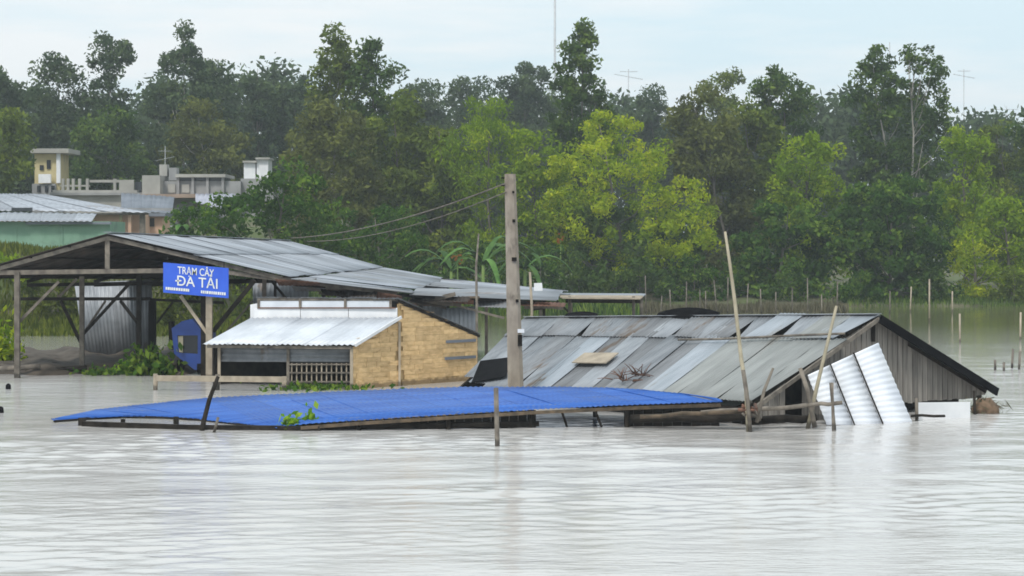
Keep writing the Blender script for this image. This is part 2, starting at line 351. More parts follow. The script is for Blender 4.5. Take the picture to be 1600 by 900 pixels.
def haze():
    m = bpy.data.materials.new('haze_air'); m.use_nodes = True; t = m.node_tree; t.nodes.clear()
    v = t.nodes.new('ShaderNodeVolumePrincipled'); v.inputs['Color'].default_value = (.88, .94, 1.0, 1); v.inputs['Density'].default_value = .0006; v.inputs['Anisotropy'].default_value = .2
    o = t.nodes.new('ShaderNodeOutputMaterial'); t.links.new(v.outputs[0], o.inputs['Volume'])
    b = MB().box((-500, -70, -3), (500, 680, 46)).build('haze', m); tag(b, 'thin pale haze hanging in the humid air over the flood', 'haze', kind='stuff')
USE_HAZE = True
if USE_HAZE: haze()

# ------------------------------------------------------------------ foliage
def leaf_mesh(name, C, size, mt, parent, tint, droop=0.0, asp=.45, upd=None):
    """C (n,3) world points; one pointed leaf (2 triangles) each"""
    n = len(C); d = rng.normal(0, 1, (n, 3)); d[:, 2] = d[:, 2] * (1 - droop * .5) - droop * 1.6
    if upd is not None: d = upd
    d /= np.linalg.norm(d, axis=1)[:, None] + 1e-9
    s = np.cross(d, rng.normal(0, 1, (n, 3))); s /= np.linalg.norm(s, axis=1)[:, None] + 1e-9
    Lh = (size * rng.uniform(.5, 1.55, n))[:, None]; o = origin(parent)
    v = np.stack([C - d * Lh * .5, C + s * Lh * asp * .5, C + d * Lh * .5, C - s * Lh * asp * .5], 1).reshape(-1, 3) - o
    me = bpy.data.meshes.new(name)
    me.vertices.add(4 * n); me.vertices.foreach_set('co', v.astype(np.float32).ravel())
    me.loops.add(4 * n); me.loops.foreach_set('vertex_index', np.arange(4 * n, dtype=np.int32))
    me.polygons.add(n); me.polygons.foreach_set('loop_start', np.arange(0, 4 * n, 4, dtype=np.int32))
    me.polygons.foreach_set('loop_total', np.full(n, 4, dtype=np.int32))
    me.update(calc_edges=True)
    a = me.attributes.new('tint', 'FLOAT', 'FACE'); a.data.foreach_set('value', np.clip(tint, 0, 1).astype(np.float32))
    me.materials.append(mt); ob = bpy.data.objects.new(name, me); COL.objects.link(ob); ob.parent = parent
    return ob

def crown_points(rows, D, dens, clump, gap, depth=.9):
    """rows = (y, x_left, x_right) of the crown's outline in photo rows; returns leaf points, clump ids, clump centres"""
    rows = sorted(rows); ys = np.array([r[0] for r in rows], float); xl = np.array([r[1] for r in rows], float); xr = np.array([r[2] for r in rows], float)
    k = D / F
    yy = np.linspace(ys[0], ys[-1], 200); ww = np.interp(yy, ys, xr) - np.interp(yy, ys, xl)
    area = ((yy[1] - yy[0]) * ww).sum() * k * k
    ncl = max(6, int(area / (clump * clump) * gap)); cdf = np.cumsum(ww + 2); cdf /= cdf[-1]
    y = np.interp(rng.uniform(0, 1, ncl), cdf, yy)
    c = (np.interp(y, ys, xr) + np.interp(y, ys, xl)) / 2; hw = (np.interp(y, ys, xr) - np.interp(y, ys, xl)) / 2
    rr = np.sqrt(rng.uniform(.05, 1, ncl)) ; th = rng.uniform(0, 2 * math.pi, ncl)
    hwm = np.maximum(hw * k - clump * .22, .3)
    X = (c - 800) * k + hwm * rr * np.cos(th); Y = D + hwm * depth * rr * np.sin(th); Z = H - (y - YH) * k
    CC = np.stack([X, Y, Z], 1); nl = max(200, int(area * dens)); ids = rng.integers(0, ncl, nl)
    crad = clump * rng.uniform(.55, 1.15, ncl)
    q = rng.normal(0, 1, (nl, 3)); q *= (np.minimum(1, 1.9 / (np.linalg.norm(q, axis=1) + 1e-6)))[:, None]
    pts = CC[ids] + q * crad[ids][:, None] * np.array([.52, .52, .40])
    return pts, ids, CC, ncl
def tree(name, label, cat, D, rows, kind='dark', clump=1.5, dens=55, size=.5, gap=1.0, droop=0.0, trunk_px=None, trunk_r=.16, bark=None, group=None, base_z=None, limbs=14, asp=.45, lean=0):
    rows = sorted(rows); top, bot = rows[0], rows[-1]; k = D / F
    tx = ((trunk_px if trunk_px is not None else (bot[1] + bot[2]) / 2) - 800) * k
    gz = float(ground_z(tx, D)) if base_z is None else base_z
    root = thing(name, label, cat, (tx, D, gz), group)
    pts, ids, CC, ncl = crown_points(rows, D, dens * 2.5, clump * .9, gap * 1.5)
    keep = pts[:, 2] > gz + .05; pts, ids = pts[keep], ids[keep]
    ct = rng.uniform(0, 1, ncl); tint = .28 + .55 * (ct[ids] - .25) + rng.normal(0, .15, len(pts))
    leaf_mesh('crown', pts, size * .8, LEAF[kind], root, tint, droop, asp)
    zt = H - (top[0] - YH) * k; xt = ((top[1] + top[2]) / 2 - 800) * k
    m = MB(); n = 7; path = []
    for i in range(n):
        f = i / (n - 1); path.append(V(lerp(tx, xt, f ** 1.5) + rng.normal(0, .06 * (zt - gz) / 10) * (0 < i), D + rng.normal(0, .1) * (0 < i), lerp(gz - .3, zt - .06 * (zt - gz), f)))
    m.tube(path, [trunk_r * (1 - .86 * i / (n - 1)) for i in range(n)], 7)
    for j in rng.choice(ncl, min(limbs, ncl), replace=False):
        e = CC[j]; f = np.clip((e[2] - gz) / (zt - gz) - .16, .12, .85); ii = f * (n - 1); a = lerp(path[int(ii)], path[min(int(ii) + 1, n - 1)], ii - int(ii))
        mid = lerp(a, e, .5) + V(0, 0, -.1 * np.linalg.norm(e - a) + rng.normal(0, .1))
        m.tube([a, mid, e], [trunk_r * .42 * (1 - f * .6), trunk_r * .28 * (1 - f * .6), trunk_r * .10], 5)
    m.build('trunk', bark or BARK, root, smooth=True, recalc=False)
    return root

# ------------------------------------------------------------------ mud bank under the left shed
def mud_bank():
    xs = np.linspace(-20.5, -9.6, 40); ys = np.linspace(66.5, 84, 36); X, Y = np.meshgrid(xs, ys)
    e = np.minimum(smooth((Y - 67.6 - .5 * np.sin(X * 1.3)) / 2.0), smooth((83 - Y) / 3)) * smooth((-9.8 - X) / 1.6)
    Z = -.45 + .72 * e + .07 * np.sin(X * 3.1 + Y) * e + rng.normal(0, .03, X.shape) * e
    nx = len(xs); fs = [(r*nx+c, r*nx+c+1, (r+1)*nx+c+1, (r+1)*nx+c) for r in range(len(ys)-1) for c in range(nx-1)]
    tag(MB().add(np.stack([X, Y, Z], -1).reshape(-1, 3), fs).build('mud_bank', MUD, smooth=True, recalc=False), kind='structure')
mud_bank()

# ------------------------------------------------------------------ sunken grey house on the right
def sunken_house():
    PK, E1, E2 = P(1372, 493, 52.5), P(1180, 632, 49.65), P(1556, 606, 55.4)
    RF, EF = P(822, 497, 63.9), P(700, 606, 59.3)
    rd = unit(RF - PK); rd[2] = 0; back = RF + (E2 - PK)
    root = thing('sunken_house', 'grey plank house flooded up to its patched corrugated roof, right of the concrete pole', 'house', (PK + RF) / 2 * V(1, 1, 0))
    quad = [RF, PK, E1, EF]; vs = .285
    up = [RF, PK, bil(quad, 1, vs), bil(quad, 0, vs)]; lo = [bil(quad, 0, vs - .02), bil(quad, 1, vs - .02), E1, EF]
    n = 17
    upm = [ZINC, ZINC, ZINC_OLD, ZINC, ZINC_OLD, ZINC, ZINC_OLD, ZINC_OLD, ZINC, ZINC_OLD, ZINC, ZINC_OLD, ZINC, ZINC_PALE, ZINC, FIBRO, ZINC_PALE]
    lom = [ZINC, ZINC, ZINC, ZINC_OLD, ZINC, ZINC_PALE, ZINC_OLD, ZINC, ZINC_OLD, ZINC, ZINC_OLD, ZINC_PALE, FIBRO, FIBRO, FIBRO, FIBRO, FIBRO]
    for qd, mm, rows, tier in ((up, upm, 3, 0), (lo, lom, 5, 1)):
        for i in range(n):
            u0, u1 = i / n - .004, (i + 1) / n + .004
            e = rng.normal(0, .012); v0 = rng.normal(0, .02) if tier else (-.01); v1 = 1 + (rng.normal(0, .02))
            if tier == 1 and i < 2: v1 = .80 + .1 * i
            pts = [bil(qd, u0, v0), bil(qd, u1, v0), bil(qd, u1 + e, v1), bil(qd, u0 + e, v1)]
            pts = [p + V(0, 0, abs(rng.normal(0, .016))) for p in pts]
            corr(*pts, pitch=.13, amp=.013, rows=rows, bend=.03 * rng.uniform(0, 1), off=.016 * (i % 2) + .022 * (1 - tier)).build('roof_sheet', mm[i], root, smooth=True, recalc=False)
    # rear slope, barge board, ridge
    for i in range(12):
        q = [PK, RF, back, E2]
        pts = [bil(q, i / 12 - .004, 0), bil(q, (i + 1) / 12 + .004, 0), bil(q, (i + 1) / 12 + .004, 1), bil(q, i / 12 - .004, 1)]
        corr(*pts, pitch=.13, amp=.013, rows=3, off=.018 * (i % 2)).build('roof_sheet', ZINC_OLD, root, smooth=True, recalc=False)
    dz = V(0, 0, -.11); beam('barge_board', BLACK, root, PK + dz * .7 - rd * .06, E2 + dz - rd * .06, .05, .21)
    beam('barge_board', WOOD, root, PK + dz * .8 - rd * .03, E1 + dz * .6 - rd * .03, .05, .10)
    beam('ridge_cap', ZINC, root, PK + V(0, 0, .045), RF + V(0, 0, .045), .26, .02)
    # rafters and eave beam
    inn = rd * .35
    for f in (0, .33, .66, 1):
        o = rd * np.linalg.norm(RF - PK) * f * .94 + inn; beam('rafter', WOOD_D, root, lerp(PK, RF, f * .94) + inn + V(0, 0, -.13), lerp(E1, EF, f * .94) + inn + V(0, 0, -.12), .07, .1)
        beam('rafter', WOOD_D, root, lerp(PK, RF, f * .94) + inn + V(0, 0, -.13), lerp(E2, back, f * .94) + inn + V(0, 0, -.12), .07, .1)
    beam('eave_beam', WOOD_D, root, E1 + V(.05, .15, -.16), EF + V(.1, .1, -.16), .1, .14)
    # gable boards
    G1, GP, G2 = E1 + inn, PK + inn, E2 + inn; nb = 46
    def roofz(u):
        return lerp(G1[2], GP[2], u / .508) - .10 if u < .508 else lerp(GP[2], G2[2], (u - .508) / .492) - .12
    gn = -rd
    for i in range(nb):
        u0, u1 = i / nb + .0012, (i + 1) / nb - .0012
        if i in (7, 8, 9): continue                                   # door gap
        b0 = lerp(G1, G2, u0); b1 = lerp(G1, G2, u1); off = gn * (.012 * rng.uniform(0, 1))
        zb = -.4 if i < 26 else .27 + rng.normal(0, .012)
        if i > 43: zb = .32
        z0, z1 = roofz(u0), roofz(u1)
        if min(z0, z1) < zb + .06: continue
        sk = rng.normal(0, .006)
        pts = [V(b0[0], b0[1], zb) + off, V(b1[0], b1[1], zb + sk) + off, V(b1[0], b1[1], z1) + off, V(b0[0], b0[1], z0) + off]
        MB().poly(pts, -gn * .022).build('board', BOARD, root)
    beam('sill_beam', WOOD_D, root, lerp(G1, G2, .56) * V(1, 1, 0) + V(0, 0, .30) + rd * .08, lerp(G1, G2, .985) * V(1, 1, 0) + V(0, 0, .30) + rd * .08, .06, .10)
    for u in (.56, .985):
        b = lerp(G1, G2, u) + rd * .1; beam('post', WOOD_D, root, V(b[0], b[1], -.8), V(b[0], b[1], roofz(u) - .04), .1)
    b = lerp(G1, G2, .49) + rd * .1; beam('post', WOOD_D, root, V(b[0], b[1], -.8), V(b[0], b[1], roofz(.49)), .12)
    b = lerp(G1, G2, .50) - rd * .05; beam('king_post', WOOD_D, root, V(b[0], b[1], roofz(.5) - .55), V(b[0], b[1], roofz(.5)), .1, .06)
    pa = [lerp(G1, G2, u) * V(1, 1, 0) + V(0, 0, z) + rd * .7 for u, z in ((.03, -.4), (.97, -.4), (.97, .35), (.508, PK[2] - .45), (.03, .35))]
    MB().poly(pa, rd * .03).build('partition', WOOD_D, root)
    for f in (.02, .98):
        a = lerp(lerp(E1, E2, .04), lerp(EF, back, .04), f); c = lerp(lerp(E1, E2, .96), lerp(EF, back, .96), f)
        if f > .5: MB().poly([a * V(1,1,0) + V(0,0,-.4), c * V(1,1,0) + V(0,0,-.4), c * V(1,1,0) + V(0,0,.2), (a+c)/2 * V(1,1,0) + V(0,0,1.9), a * V(1,1,0) + V(0,0,.2)], rd * .04).build('rear_wall', WOOD_D, root)
    # tarps tucked over the ridge
    for x0, x1, h in ((884, 934, .07), (1028, 1125, .15)):
        f0 = (1372 - x0) / 550 ; f1 = (1372 - x1) / 550
        def rp(px):
            lo_, hi_ = 0., 1.
            for _ in range(30):
                m_ = (lo_ + hi_) / 2; q_ = lerp(PK, RF, m_); lo_, hi_ = (m_, hi_) if 800 + q_[0] / q_[1] * F > px else (lo_, m_)
            return lerp(PK, RF, lo_)
        a, c = rp(x1), rp(x0); dn = unit(lerp(E1, EF, .5) - lerp(PK, RF, .5)); m = MB(); K = 9; vs_, fs_ = [], []
        for i in range(K):
            t = i / (K - 1); hh = h * math.sin(math.pi * t) ** .8 + .05; p = lerp(a, c, t)
            w = .10 + .10 * math.sin(math.pi * t) + rng.normal(0, .02)
            for s_, z_ in ((-1, -.03), (-.4, .6), (0, 1), (.4, .55), (1, -.05)):
                vs_.append(p + dn * w * s_ * (1 if s_ > 0 else 0) + (V(0, .5, -.2) * -s_ if s_ < 0 else 0) + V(0, 0, hh * z_ + .07))
        for i in range(K - 1):
            for j in range(4): fs_.append((i*5+j, i*5+j+1, (i+1)*5+j+1, (i+1)*5+j))
        m.add(vs_, fs_).build('ridge_tarp', BLACK, root, smooth=True, recalc=False)
    return quad, rd
SQ, SRD = sunken_house()
SN = unit(np.cross(SQ[1] - SQ[0], SQ[3] - SQ[0])); SN = SN if SN[2] > 0 else -SN
def on_roof(px, py, lift=.07):
    """where the sight line of a photo pixel meets the sunken roof"""
    d = P(px, py, 1.0) - V(0, 0, H); o = V(0, 0, H); n = SN; t = ((SQ[1] + SQ[3]) / 2 - o) @ n / (d @ n); return o + d * t + n * lift

# things lying on the sunken roof
q = [on_roof(895, 571), on_roof(948, 572), on_roof(968, 556), on_roof(915, 556)]
tag(MB().poly(q, SN * .03).build('tan_board', WOOD_L), 'pale tan board lying flat on the sunken grey roof', 'board')
q = [on_roof(738, 602), on_roof(792, 592), on_roof(800, 562), on_roof(752, 568)]
tag(MB().poly(q, SN * .02).build('tarp_patch', BLACK), 'black tarpaulin patch on the low left corner of the sunken roof', 'tarp')
q = [on_roof(1060, 541), on_roof(1378, 529), on_roof(1378, 526), on_roof(1060, 536)]
def roof_bar(px0, py0, px1, py1, name, mt, label, r=.035):
    tag(MB().tube(wob(on_roof(px0, py0, .12), on_roof(px1, py1, .12), 4, .02), r, 6).build(name, mt, smooth=True), label, 'pole')
roof_bar(1062, 537, 1322, 528, 'ballast_pole', WOOD, 'thin dark pole lying along the upper seam of the sunken roof')
def twig_heap(px, py, label):
    c = on_roof(px, py, .06); m = MB()
    for i in range(16):
        d = rng.normal(0, 1, 3); d[2] = abs(d[2]) * .7; d = unit(d); a = c + rng.normal(0, .12, 3) * V(1, 1, .2)
        m.tube([a, a + d * .22, a + d * .42 + V(0, 0, -.05)], [.016, .012, .006], 4)
    tag(m.build('twig_heap', RUST, smooth=True), label, 'twigs')
twig_heap(975, 597, 'left heap of brown twigs caught on the lower sunken roof'); twig_heap(998, 588, 'right, slightly higher heap of brown twigs on the sunken roof')

# leaning white sheet panel against the gable
def leaning_panel():
    tl, tr, br, bl = P(1262, 586, 50.15), P(1373, 535, 51.45), P(1428, 664, 50.9), P(1292, 664, 50.1)
    root = thing('leaning_panel', 'white ribbed sheet panel with two dark battens leaning on the grey gable', 'panel', (bl + br) / 2 * V(1, 1, 0))
    q = [tl, tr, br, bl]; nrm = unit(np.cross(tr - tl, bl - tl)); nrm = nrm if nrm[1] < 0 else -nrm
    cut = (0, .30, .63, 1)
    for i in range(3):
        a, b_, c, d = bil(q, cut[i], 0), bil(q, cut[i + 1] - .006, 0), bil(q, cut[i + 1] - .006, 1), bil(q, cut[i], 1)
        corr(a, d, c, b_, pitch=.16, amp=.012, rows=2, off=0).build('sheet', STRIPE, root, smooth=True, recalc=False)
    for u in cut[1:3]:
        beam('batten', WOOD_D, root, bil(q, u, -.02) + nrm * .05, bil(q, u, 1.02) + nrm * .05, .032, .03)
    beam('back_brace', WOOD_D, root, bil(q, .1, .2) - nrm * .06, bil(q, .9, .2) - nrm * .06, .05, .05)
leaning_panel()
a = [P(1432, 629, 51.75), P(1516, 628, 52.3), P(1516, 660, 52.3), P(1432, 662, 51.75)]
tag(MB().poly(a, V(-.1, .15, 0) * .2).build('white_board', WHITE_P), 'flat white board standing in the water below the right end of the grey gable', 'board')
tag(pole('floating_stick', WOOD_D, None, wob(P(1424, 650, 51.2), P(1476, 650, 51.7), 3, .01), .035), 'short dark stick floating before the flat white board', 'stick')
tag(pole('stake', WOOD, None, [W(1433, 51.4, -.6), P(1432, 622, 51.4)], .045), 'short stake at the left edge of the flat white board', 'stake')
def bundle():
    c = W(1540, 53.6, .12); m = MB(); vs, fs = [], []; R_, Sg = 7, 12
    for i in range(R_):
        t = i / (R_ - 1)
        for k in range(Sg):
            a = 2 * math.pi * k / Sg; r = math.sin(math.pi * (.12 + .76 * t)) ; vs.append(c + V(.36 * r * math.cos(a) * (1 + rng.normal(0, .08)), .3 * r * math.sin(a), -.35 + .62 * t + rng.normal(0, .02)))
    for i in range(R_ - 1):
        for k in range(Sg): fs.append((i*Sg+k, i*Sg+(k+1) % Sg, (i+1)*Sg+(k+1) % Sg, (i+1)*Sg+k))
    fs.append(tuple((R_-1)*Sg + k for k in range(Sg)))
    root = thing('straw_bundle', 'sodden brown straw bundle in the water under the right eave of the sunken house', 'bundle', c * V(1, 1, 0))
    m.add(vs, fs).build('core', mat('sodden_straw', (.10, .065, .04), (.20, .13, .08), 6, .9, bump=.6), root, smooth=True)
    pts = c + rng.normal(0, 1, (150, 3)) * V(.22, .16, .12); pts[:, 2] = np.clip(pts[:, 2], .02, .4)
    tag(leaf_mesh('straw', pts, .3, LEAF['reed'], root, rng.uniform(0, .7, 150), 0, .1), kind='stuff')
    beam('tie_pole', WOOD_D, root, W(1524, 53.2, -.5), W(1522, 53.2, .62), .06)
bundle()

# ------------------------------------------------------------------ blue roof in front
def blue_roof():
    back = [(83, 655, 51.0), (150, 640, 53.4), (320, 622, 54.8), (500, 613, 54.6), (700, 605, 54.5), (850, 604.5, 53.3), (960, 606, 52.3), (1050, 613, 51.0), (1120, 623, 50.0)]
    front = [(84, 657, 50.9), (190, 649.5, 52.2), (260, 651, 51.9), (330, 656, 51.1), (400, 665, 49.5), (430, 669, 48.7), (490, 661, 48.7), (700, 648, 49.0), (830, 640, 49.3), (980, 633, 49.5), (1126, 628, 49.7)]
    def edge(tab):
        pts = np.array([P(*t) for t in tab]); xs = np.array([t[0] for t in tab], float); s = (xs - xs[0]) / (xs[-1] - xs[0])
        return lambda t: np.array([np.interp(np.clip(t, 0, 1), s, pts[:, k]) for k in range(3)])
    B, Fr = edge(back), edge(front)
    root = thing('blue_roof', 'long bright blue corrugated roof barely above the water in the foreground', 'roof', (B(.5) + Fr(.5)) / 2 * V(1, 1, 0))
    n, sk = 20, .05; ts = np.linspace(-sk, 1 + sk, n + 1)
    for i in range(n):
        t0, t1 = ts[i] - .003, ts[i + 1] + .005
        pts = [B(t0 - sk), B(t1 - sk), Fr(t1 + sk), Fr(t0 + sk)]
        pts = [p + V(0, 0, abs(rng.normal(0, .006))) for p in pts]
        if np.linalg.norm(pts[0] - pts[1]) < .05: pts[0] = pts[1] + V(-.05, 0, 0)
        if np.linalg.norm(pts[2] - pts[3]) < .05: pts[2] = pts[3] + V(.05, 0, 0)
        corr(*pts, pitch=.16, amp=.012, rows=5, bend=rng.normal(0, .010), off=.006 * (i % 2)).build('roof_sheet', BLUE, root, smooth=True, recalc=False)
    def fr(px, dz=0, dy=0): return Fr((px - 84) / (1126 - 84)) + V(0, dy, dz)
    def bk(px, dz=0, dy=0): return B((px - 83) / (1120 - 83)) + V(0, dy, dz)
    xs = [470, 560, 640, 700, 770, 830, 900, 980, 1060, 1126]
    for a, c in zip(xs[:-1], xs[1:]): beam('fascia', WOOD_F, root, fr(a, -.075, -.02), fr(c, -.075, -.02), .05, .08)
    xs = [84, 140, 190, 260, 330, 400]
    for a, c in zip(xs[:-1], xs[1:]): beam('edge_beam', WOOD_D, root, fr(a, -.02, .02), fr(c, -.02, .02), .05, .05)
    beam('floating_beam', WOOD_D, root, P(130, 662, 49.9), P(300, 668, 49.1), .14, .12); beam('floating_beam', WOOD_D, root, P(295, 668, 49.05), P(500, 670, 48.75), .14, .13)
    beam('floating_beam', WOOD_D, root, P(480, 667, 48.95), P(842, 662, 49.5), .12, .12)
    for px, x2, y0, y1, D, r in ((128, 128, 653, 668, 50.1, .10), (192, 192, 655, 659, 50.9, .06), (275, 275, 651, 667, 49.6, .07), (318, 318, 654, 668, 49.3, .06)): pole('post', WOOD_D, root, [P(px, y0, D), P(x2, y1, D) - V(0, 0, .2)], r)
    for px, r in ((560, .06), (700, .06), (830, .06), (980, .06)):
        p = fr(px, -.05, .12); pole('post', WOOD_D, root, [V(p[0], p[1], -.7), p], r)
    for px in (200, 340, 500, 660, 800, 930, 1040):
        p = bk(px, -.06, -.1); pole('post', WOOD_D, root, [V(p[0], p[1], -.7), p], .06)
    for px in (340, 500, 660, 800, 930): beam('rafter', WOOD_D, root, fr(px, -.07, .1), bk(px, -.07, -.1), .06, .08)
    # dark planks added to stand for the black shade under the roof edge
    for x0, x1 in ((484, 838), (976, 1128)):
        k = int((x1 - x0) / 14)
        for i in range(k):
            a, c = fr(lerp(x0, x1, i / k), 0, .30), fr(lerp(x0, x1, (i + .97) / k), 0, .30); zt = min(a[2], c[2]) - .03
            MB().poly([V(a[0], a[1], -.4), V(c[0], c[1], -.4), V(c[0], c[1], zt), V(a[0], a[1], zt)], V(0, .025, 0)).build('shade_plank', WOOD_D, root)
    for px, dx in ((878, 8), (930, 10)):
        pole('prop', WOOD_D, root, [fr(px, -.10, .1), P(px + dx, 667, 49.6)], .03)
blue_roof()
def hyacinth(px, py, n, sp, label, name='water_hyacinth', kind='fresh', size=.16, hgt=.14, D=None, cat='plant', group=None):
    D = D or DW(py); c = W(px, D, 0); root = thing(name, label, cat, c, group)
    pts = c + np.stack([rng.normal(0, sp, n), rng.normal(0, sp * .6, n), np.abs(rng.normal(0, hgt, n)) + .03], 1)
    leaf_mesh('leaves', pts, size, LEAF[kind], root, rng.uniform(.1, 1, n), -.3, .6)
    m = MB()
    for i in range(12):
        p = pts[int(rng.integers(n))]; m.tube([V(p[0] * .7 + c[0] * .3, p[1], -.05), p], [.012, .008], 4)
    m.build('stem', BARK if kind != 'fresh' else MATS.setdefault('stem_green', mat('stem_green', (.12, .2, .04), (.18, .26, .06), 3)), root, recalc=False)
    return root
hyacinth(455, 672, 90, .13, 'small green water plant on the left of the pair below the blue roof edge')
hyacinth(481, 669, 120, .13, 'small green water plant on the right of the pair below the blue roof edge', hgt=.17)

# ------------------------------------------------------------------ logs, crossbar and stakes around the sunken eave
LOGS = [
 ('log', WOOD, P(1095, 645, 49.3), P(1262, 633, 49.0), .055, 'grey horizontal log crossing the front of the sunken eave'),
 ('log', WOOD, P(1262, 634, 49.0), P(1316, 629, 48.9), .05, 'short dark crossbar log reaching in front of the white leaning panel'),
 ('log', WOOD_D, P(985, 655, 49.4), P(1170, 650, 49.2), .11, 'black waterlogged log left of the bent bamboo pole'),
 ('log', WOOD_D, P(1160, 657, 49.3), P(1275, 652, 49.6), .10, 'black waterlogged log below the grey crossing log'),
 ('log', WOOD_F, P(1000, 651, 48.9), P(1160, 643, 48.9), .05, 'thin brown log floating just above the black log'),
]
for nm, mt, a, b_, r, lb in LOGS: tag(pole(nm, mt, None, wob(a, b_, 5, .02), r), lb, 'log', 'logs at the sunken eave')
def debris(px, py, D, n, label):
    c = P(px, py, D); root = thing('driftwood', label, 'driftwood', c * V(1, 1, 0))
    for i in range(n):
        d = unit(rng.normal(0, 1, 3) * V(1, .6, .45)); a = c + rng.normal(0, .14, 3) * V(1, .6, .7)
        pole('branch', WOOD if i % 2 else RUST, root, [a - d * .2, a + d * .25], [.045, .03], 5)
debris(1172, 640, 48.75, 11, 'brown knot of driftwood at the foot of the bent bamboo pole')
def stake(pts, r, mt, label, name='stake', cat='stake', group=None):
    return tag(pole(name, mt, None, pts, r), label, cat, group)
stake([W(1172, 48.6, -.7), P(1166, 610, 48.6), P(1158, 560, 48.7), P(1148, 470, 48.8), P(1140, 410, 48.8), P(1133, 362, 48.9)], [.06, .055, .05, .045, .04, .03], BAMBOO, 'tall bent bamboo pole standing before the sunken grey roof', 'bamboo_pole', 'pole')
stake([W(1175, 48.5, -.5), P(1168, 625, 48.5), P(1161, 578, 48.55)], .05, WOOD, 'short grey stake lashed to the foot of the bent bamboo pole')
stake([P(1182, 660, 48.7), P(1194, 610, 48.7), P(1208, 575, 48.75)], [.045, .04, .03], WOOD, 'thin grey stick leaning right beside the bent bamboo pole', cat='stick')
stake([P(1262, 670, 49.4), P(1275, 610, 49.4), P(1292, 540, 49.5), P(1307, 478, 49.6)], [.055, .05, .042, .035], BAMBOO, 'bamboo pole leaning right across the verge of the grey gable', 'bamboo_pole', 'pole')
stake([P(1273, 668, 49.2), P(1262, 610, 49.3), P(1250, 575, 49.4)], [.06, .06, .05], WOOD, 'grey stick leaning left beside the dark door gap of the sunken gable', cat='stick')
stake([W(1303, DW(678), -.6), P(1303, 668, DW(672)), P(1299, 598, DW(672))], .055, WOOD, 'upright grey stake in front of the white leaning panel')
stake([W(777, DW(697), -.6), P(777, 690, DW(697)), P(775, 606, DW(697))], .055, WOOD, 'lone upright stake in front of the middle of the blue roof')
stake([W(313, 48.8, -.5), P(316, 668, 48.8), P(327, 625, 48.9), P(341, 588, 49.0)], [.065, .06, .055, .045], WOOD_D, 'dark stick leaning right through the left part of the blue roof', cat='stick')
stake([P(334, 678, 48.3), P(341, 652, 48.4)], .035, WOOD, 'little stub of wood just right of the dark leaning stick', cat='stick')

# ------------------------------------------------------------------ concrete pole and its wires
def concrete_pole():
    D = 55.4; root = thing('concrete_pole', 'tall weathered concrete utility pole rising between blue roof and grey roof', 'pole', W(807, D, 0))
    vs = []
    a, b_ = W(808.5, D, -1.2), P(797, 272, D)
    for p, w in ((a, .46), (lerp(a, b_, .5), .385), (b_, .30)):
        c = w * .22
        for dx, dy in ((-w/2+c, -w/2), (w/2-c, -w/2), (w/2, -w/2+c), (w/2, w/2-c), (w/2-c, w/2), (-w/2+c, w/2), (-w/2, w/2-c), (-w/2, -w/2+c)): vs.append(p + V(dx, dy, 0))
    fs = [tuple(range(16, 24))]
    for r in range(2):
        for k in range(8): fs.append((r*8+k, r*8+(k+1) % 8, (r+1)*8+(k+1) % 8, (r+1)*8+k))
    sh = MB().add(vs, fs).build('shaft', CONC, root)
    for px, py, w, h in ((803.5, 405, .13, .10), (812.5, 532, .12, .30), (803, 345, .08, .08), (808, 470, .08, .08), (802, 300, .06, .06)):
        p = P(px, py, D - .235 + .0002 * (532 - py)); MB().box(p - V(w/2, .02, h/2), p + V(w/2, .03, h/2)).build('slot', DARK, sh)
    p = P(814, 517, D - .25); MB().box(p - V(.09, .02, .05), p + V(.09, .03, .05)).build('bracket', WHITE_P, sh)
    for z in (278, 290): 
        p = P(790, z, D); pole('pin', WOOD_D, root, [p - V(.12, 0, 0), p + V(.25, 0, 0)], .02)
concrete_pole()
def wire(a, b_, sag, r, label):
    pts = [lerp(a, b_, i / 16) - V(0, 0, sag * 4 * (i / 16) * (1 - i / 16)) for i in range(17)]
    tag(pole('power_line', WOOD, None, pts, r, 5), label, 'wire')
wire(P(789, 287, 55.2), P(455, 372, 83), .3, .02, 'upper sagging wire from the concrete pole towards the shed roof')
wire(P(791, 300, 55.2), P(480, 377, 84), .35, .016, 'lower sagging wire from the concrete pole towards the shed roof')

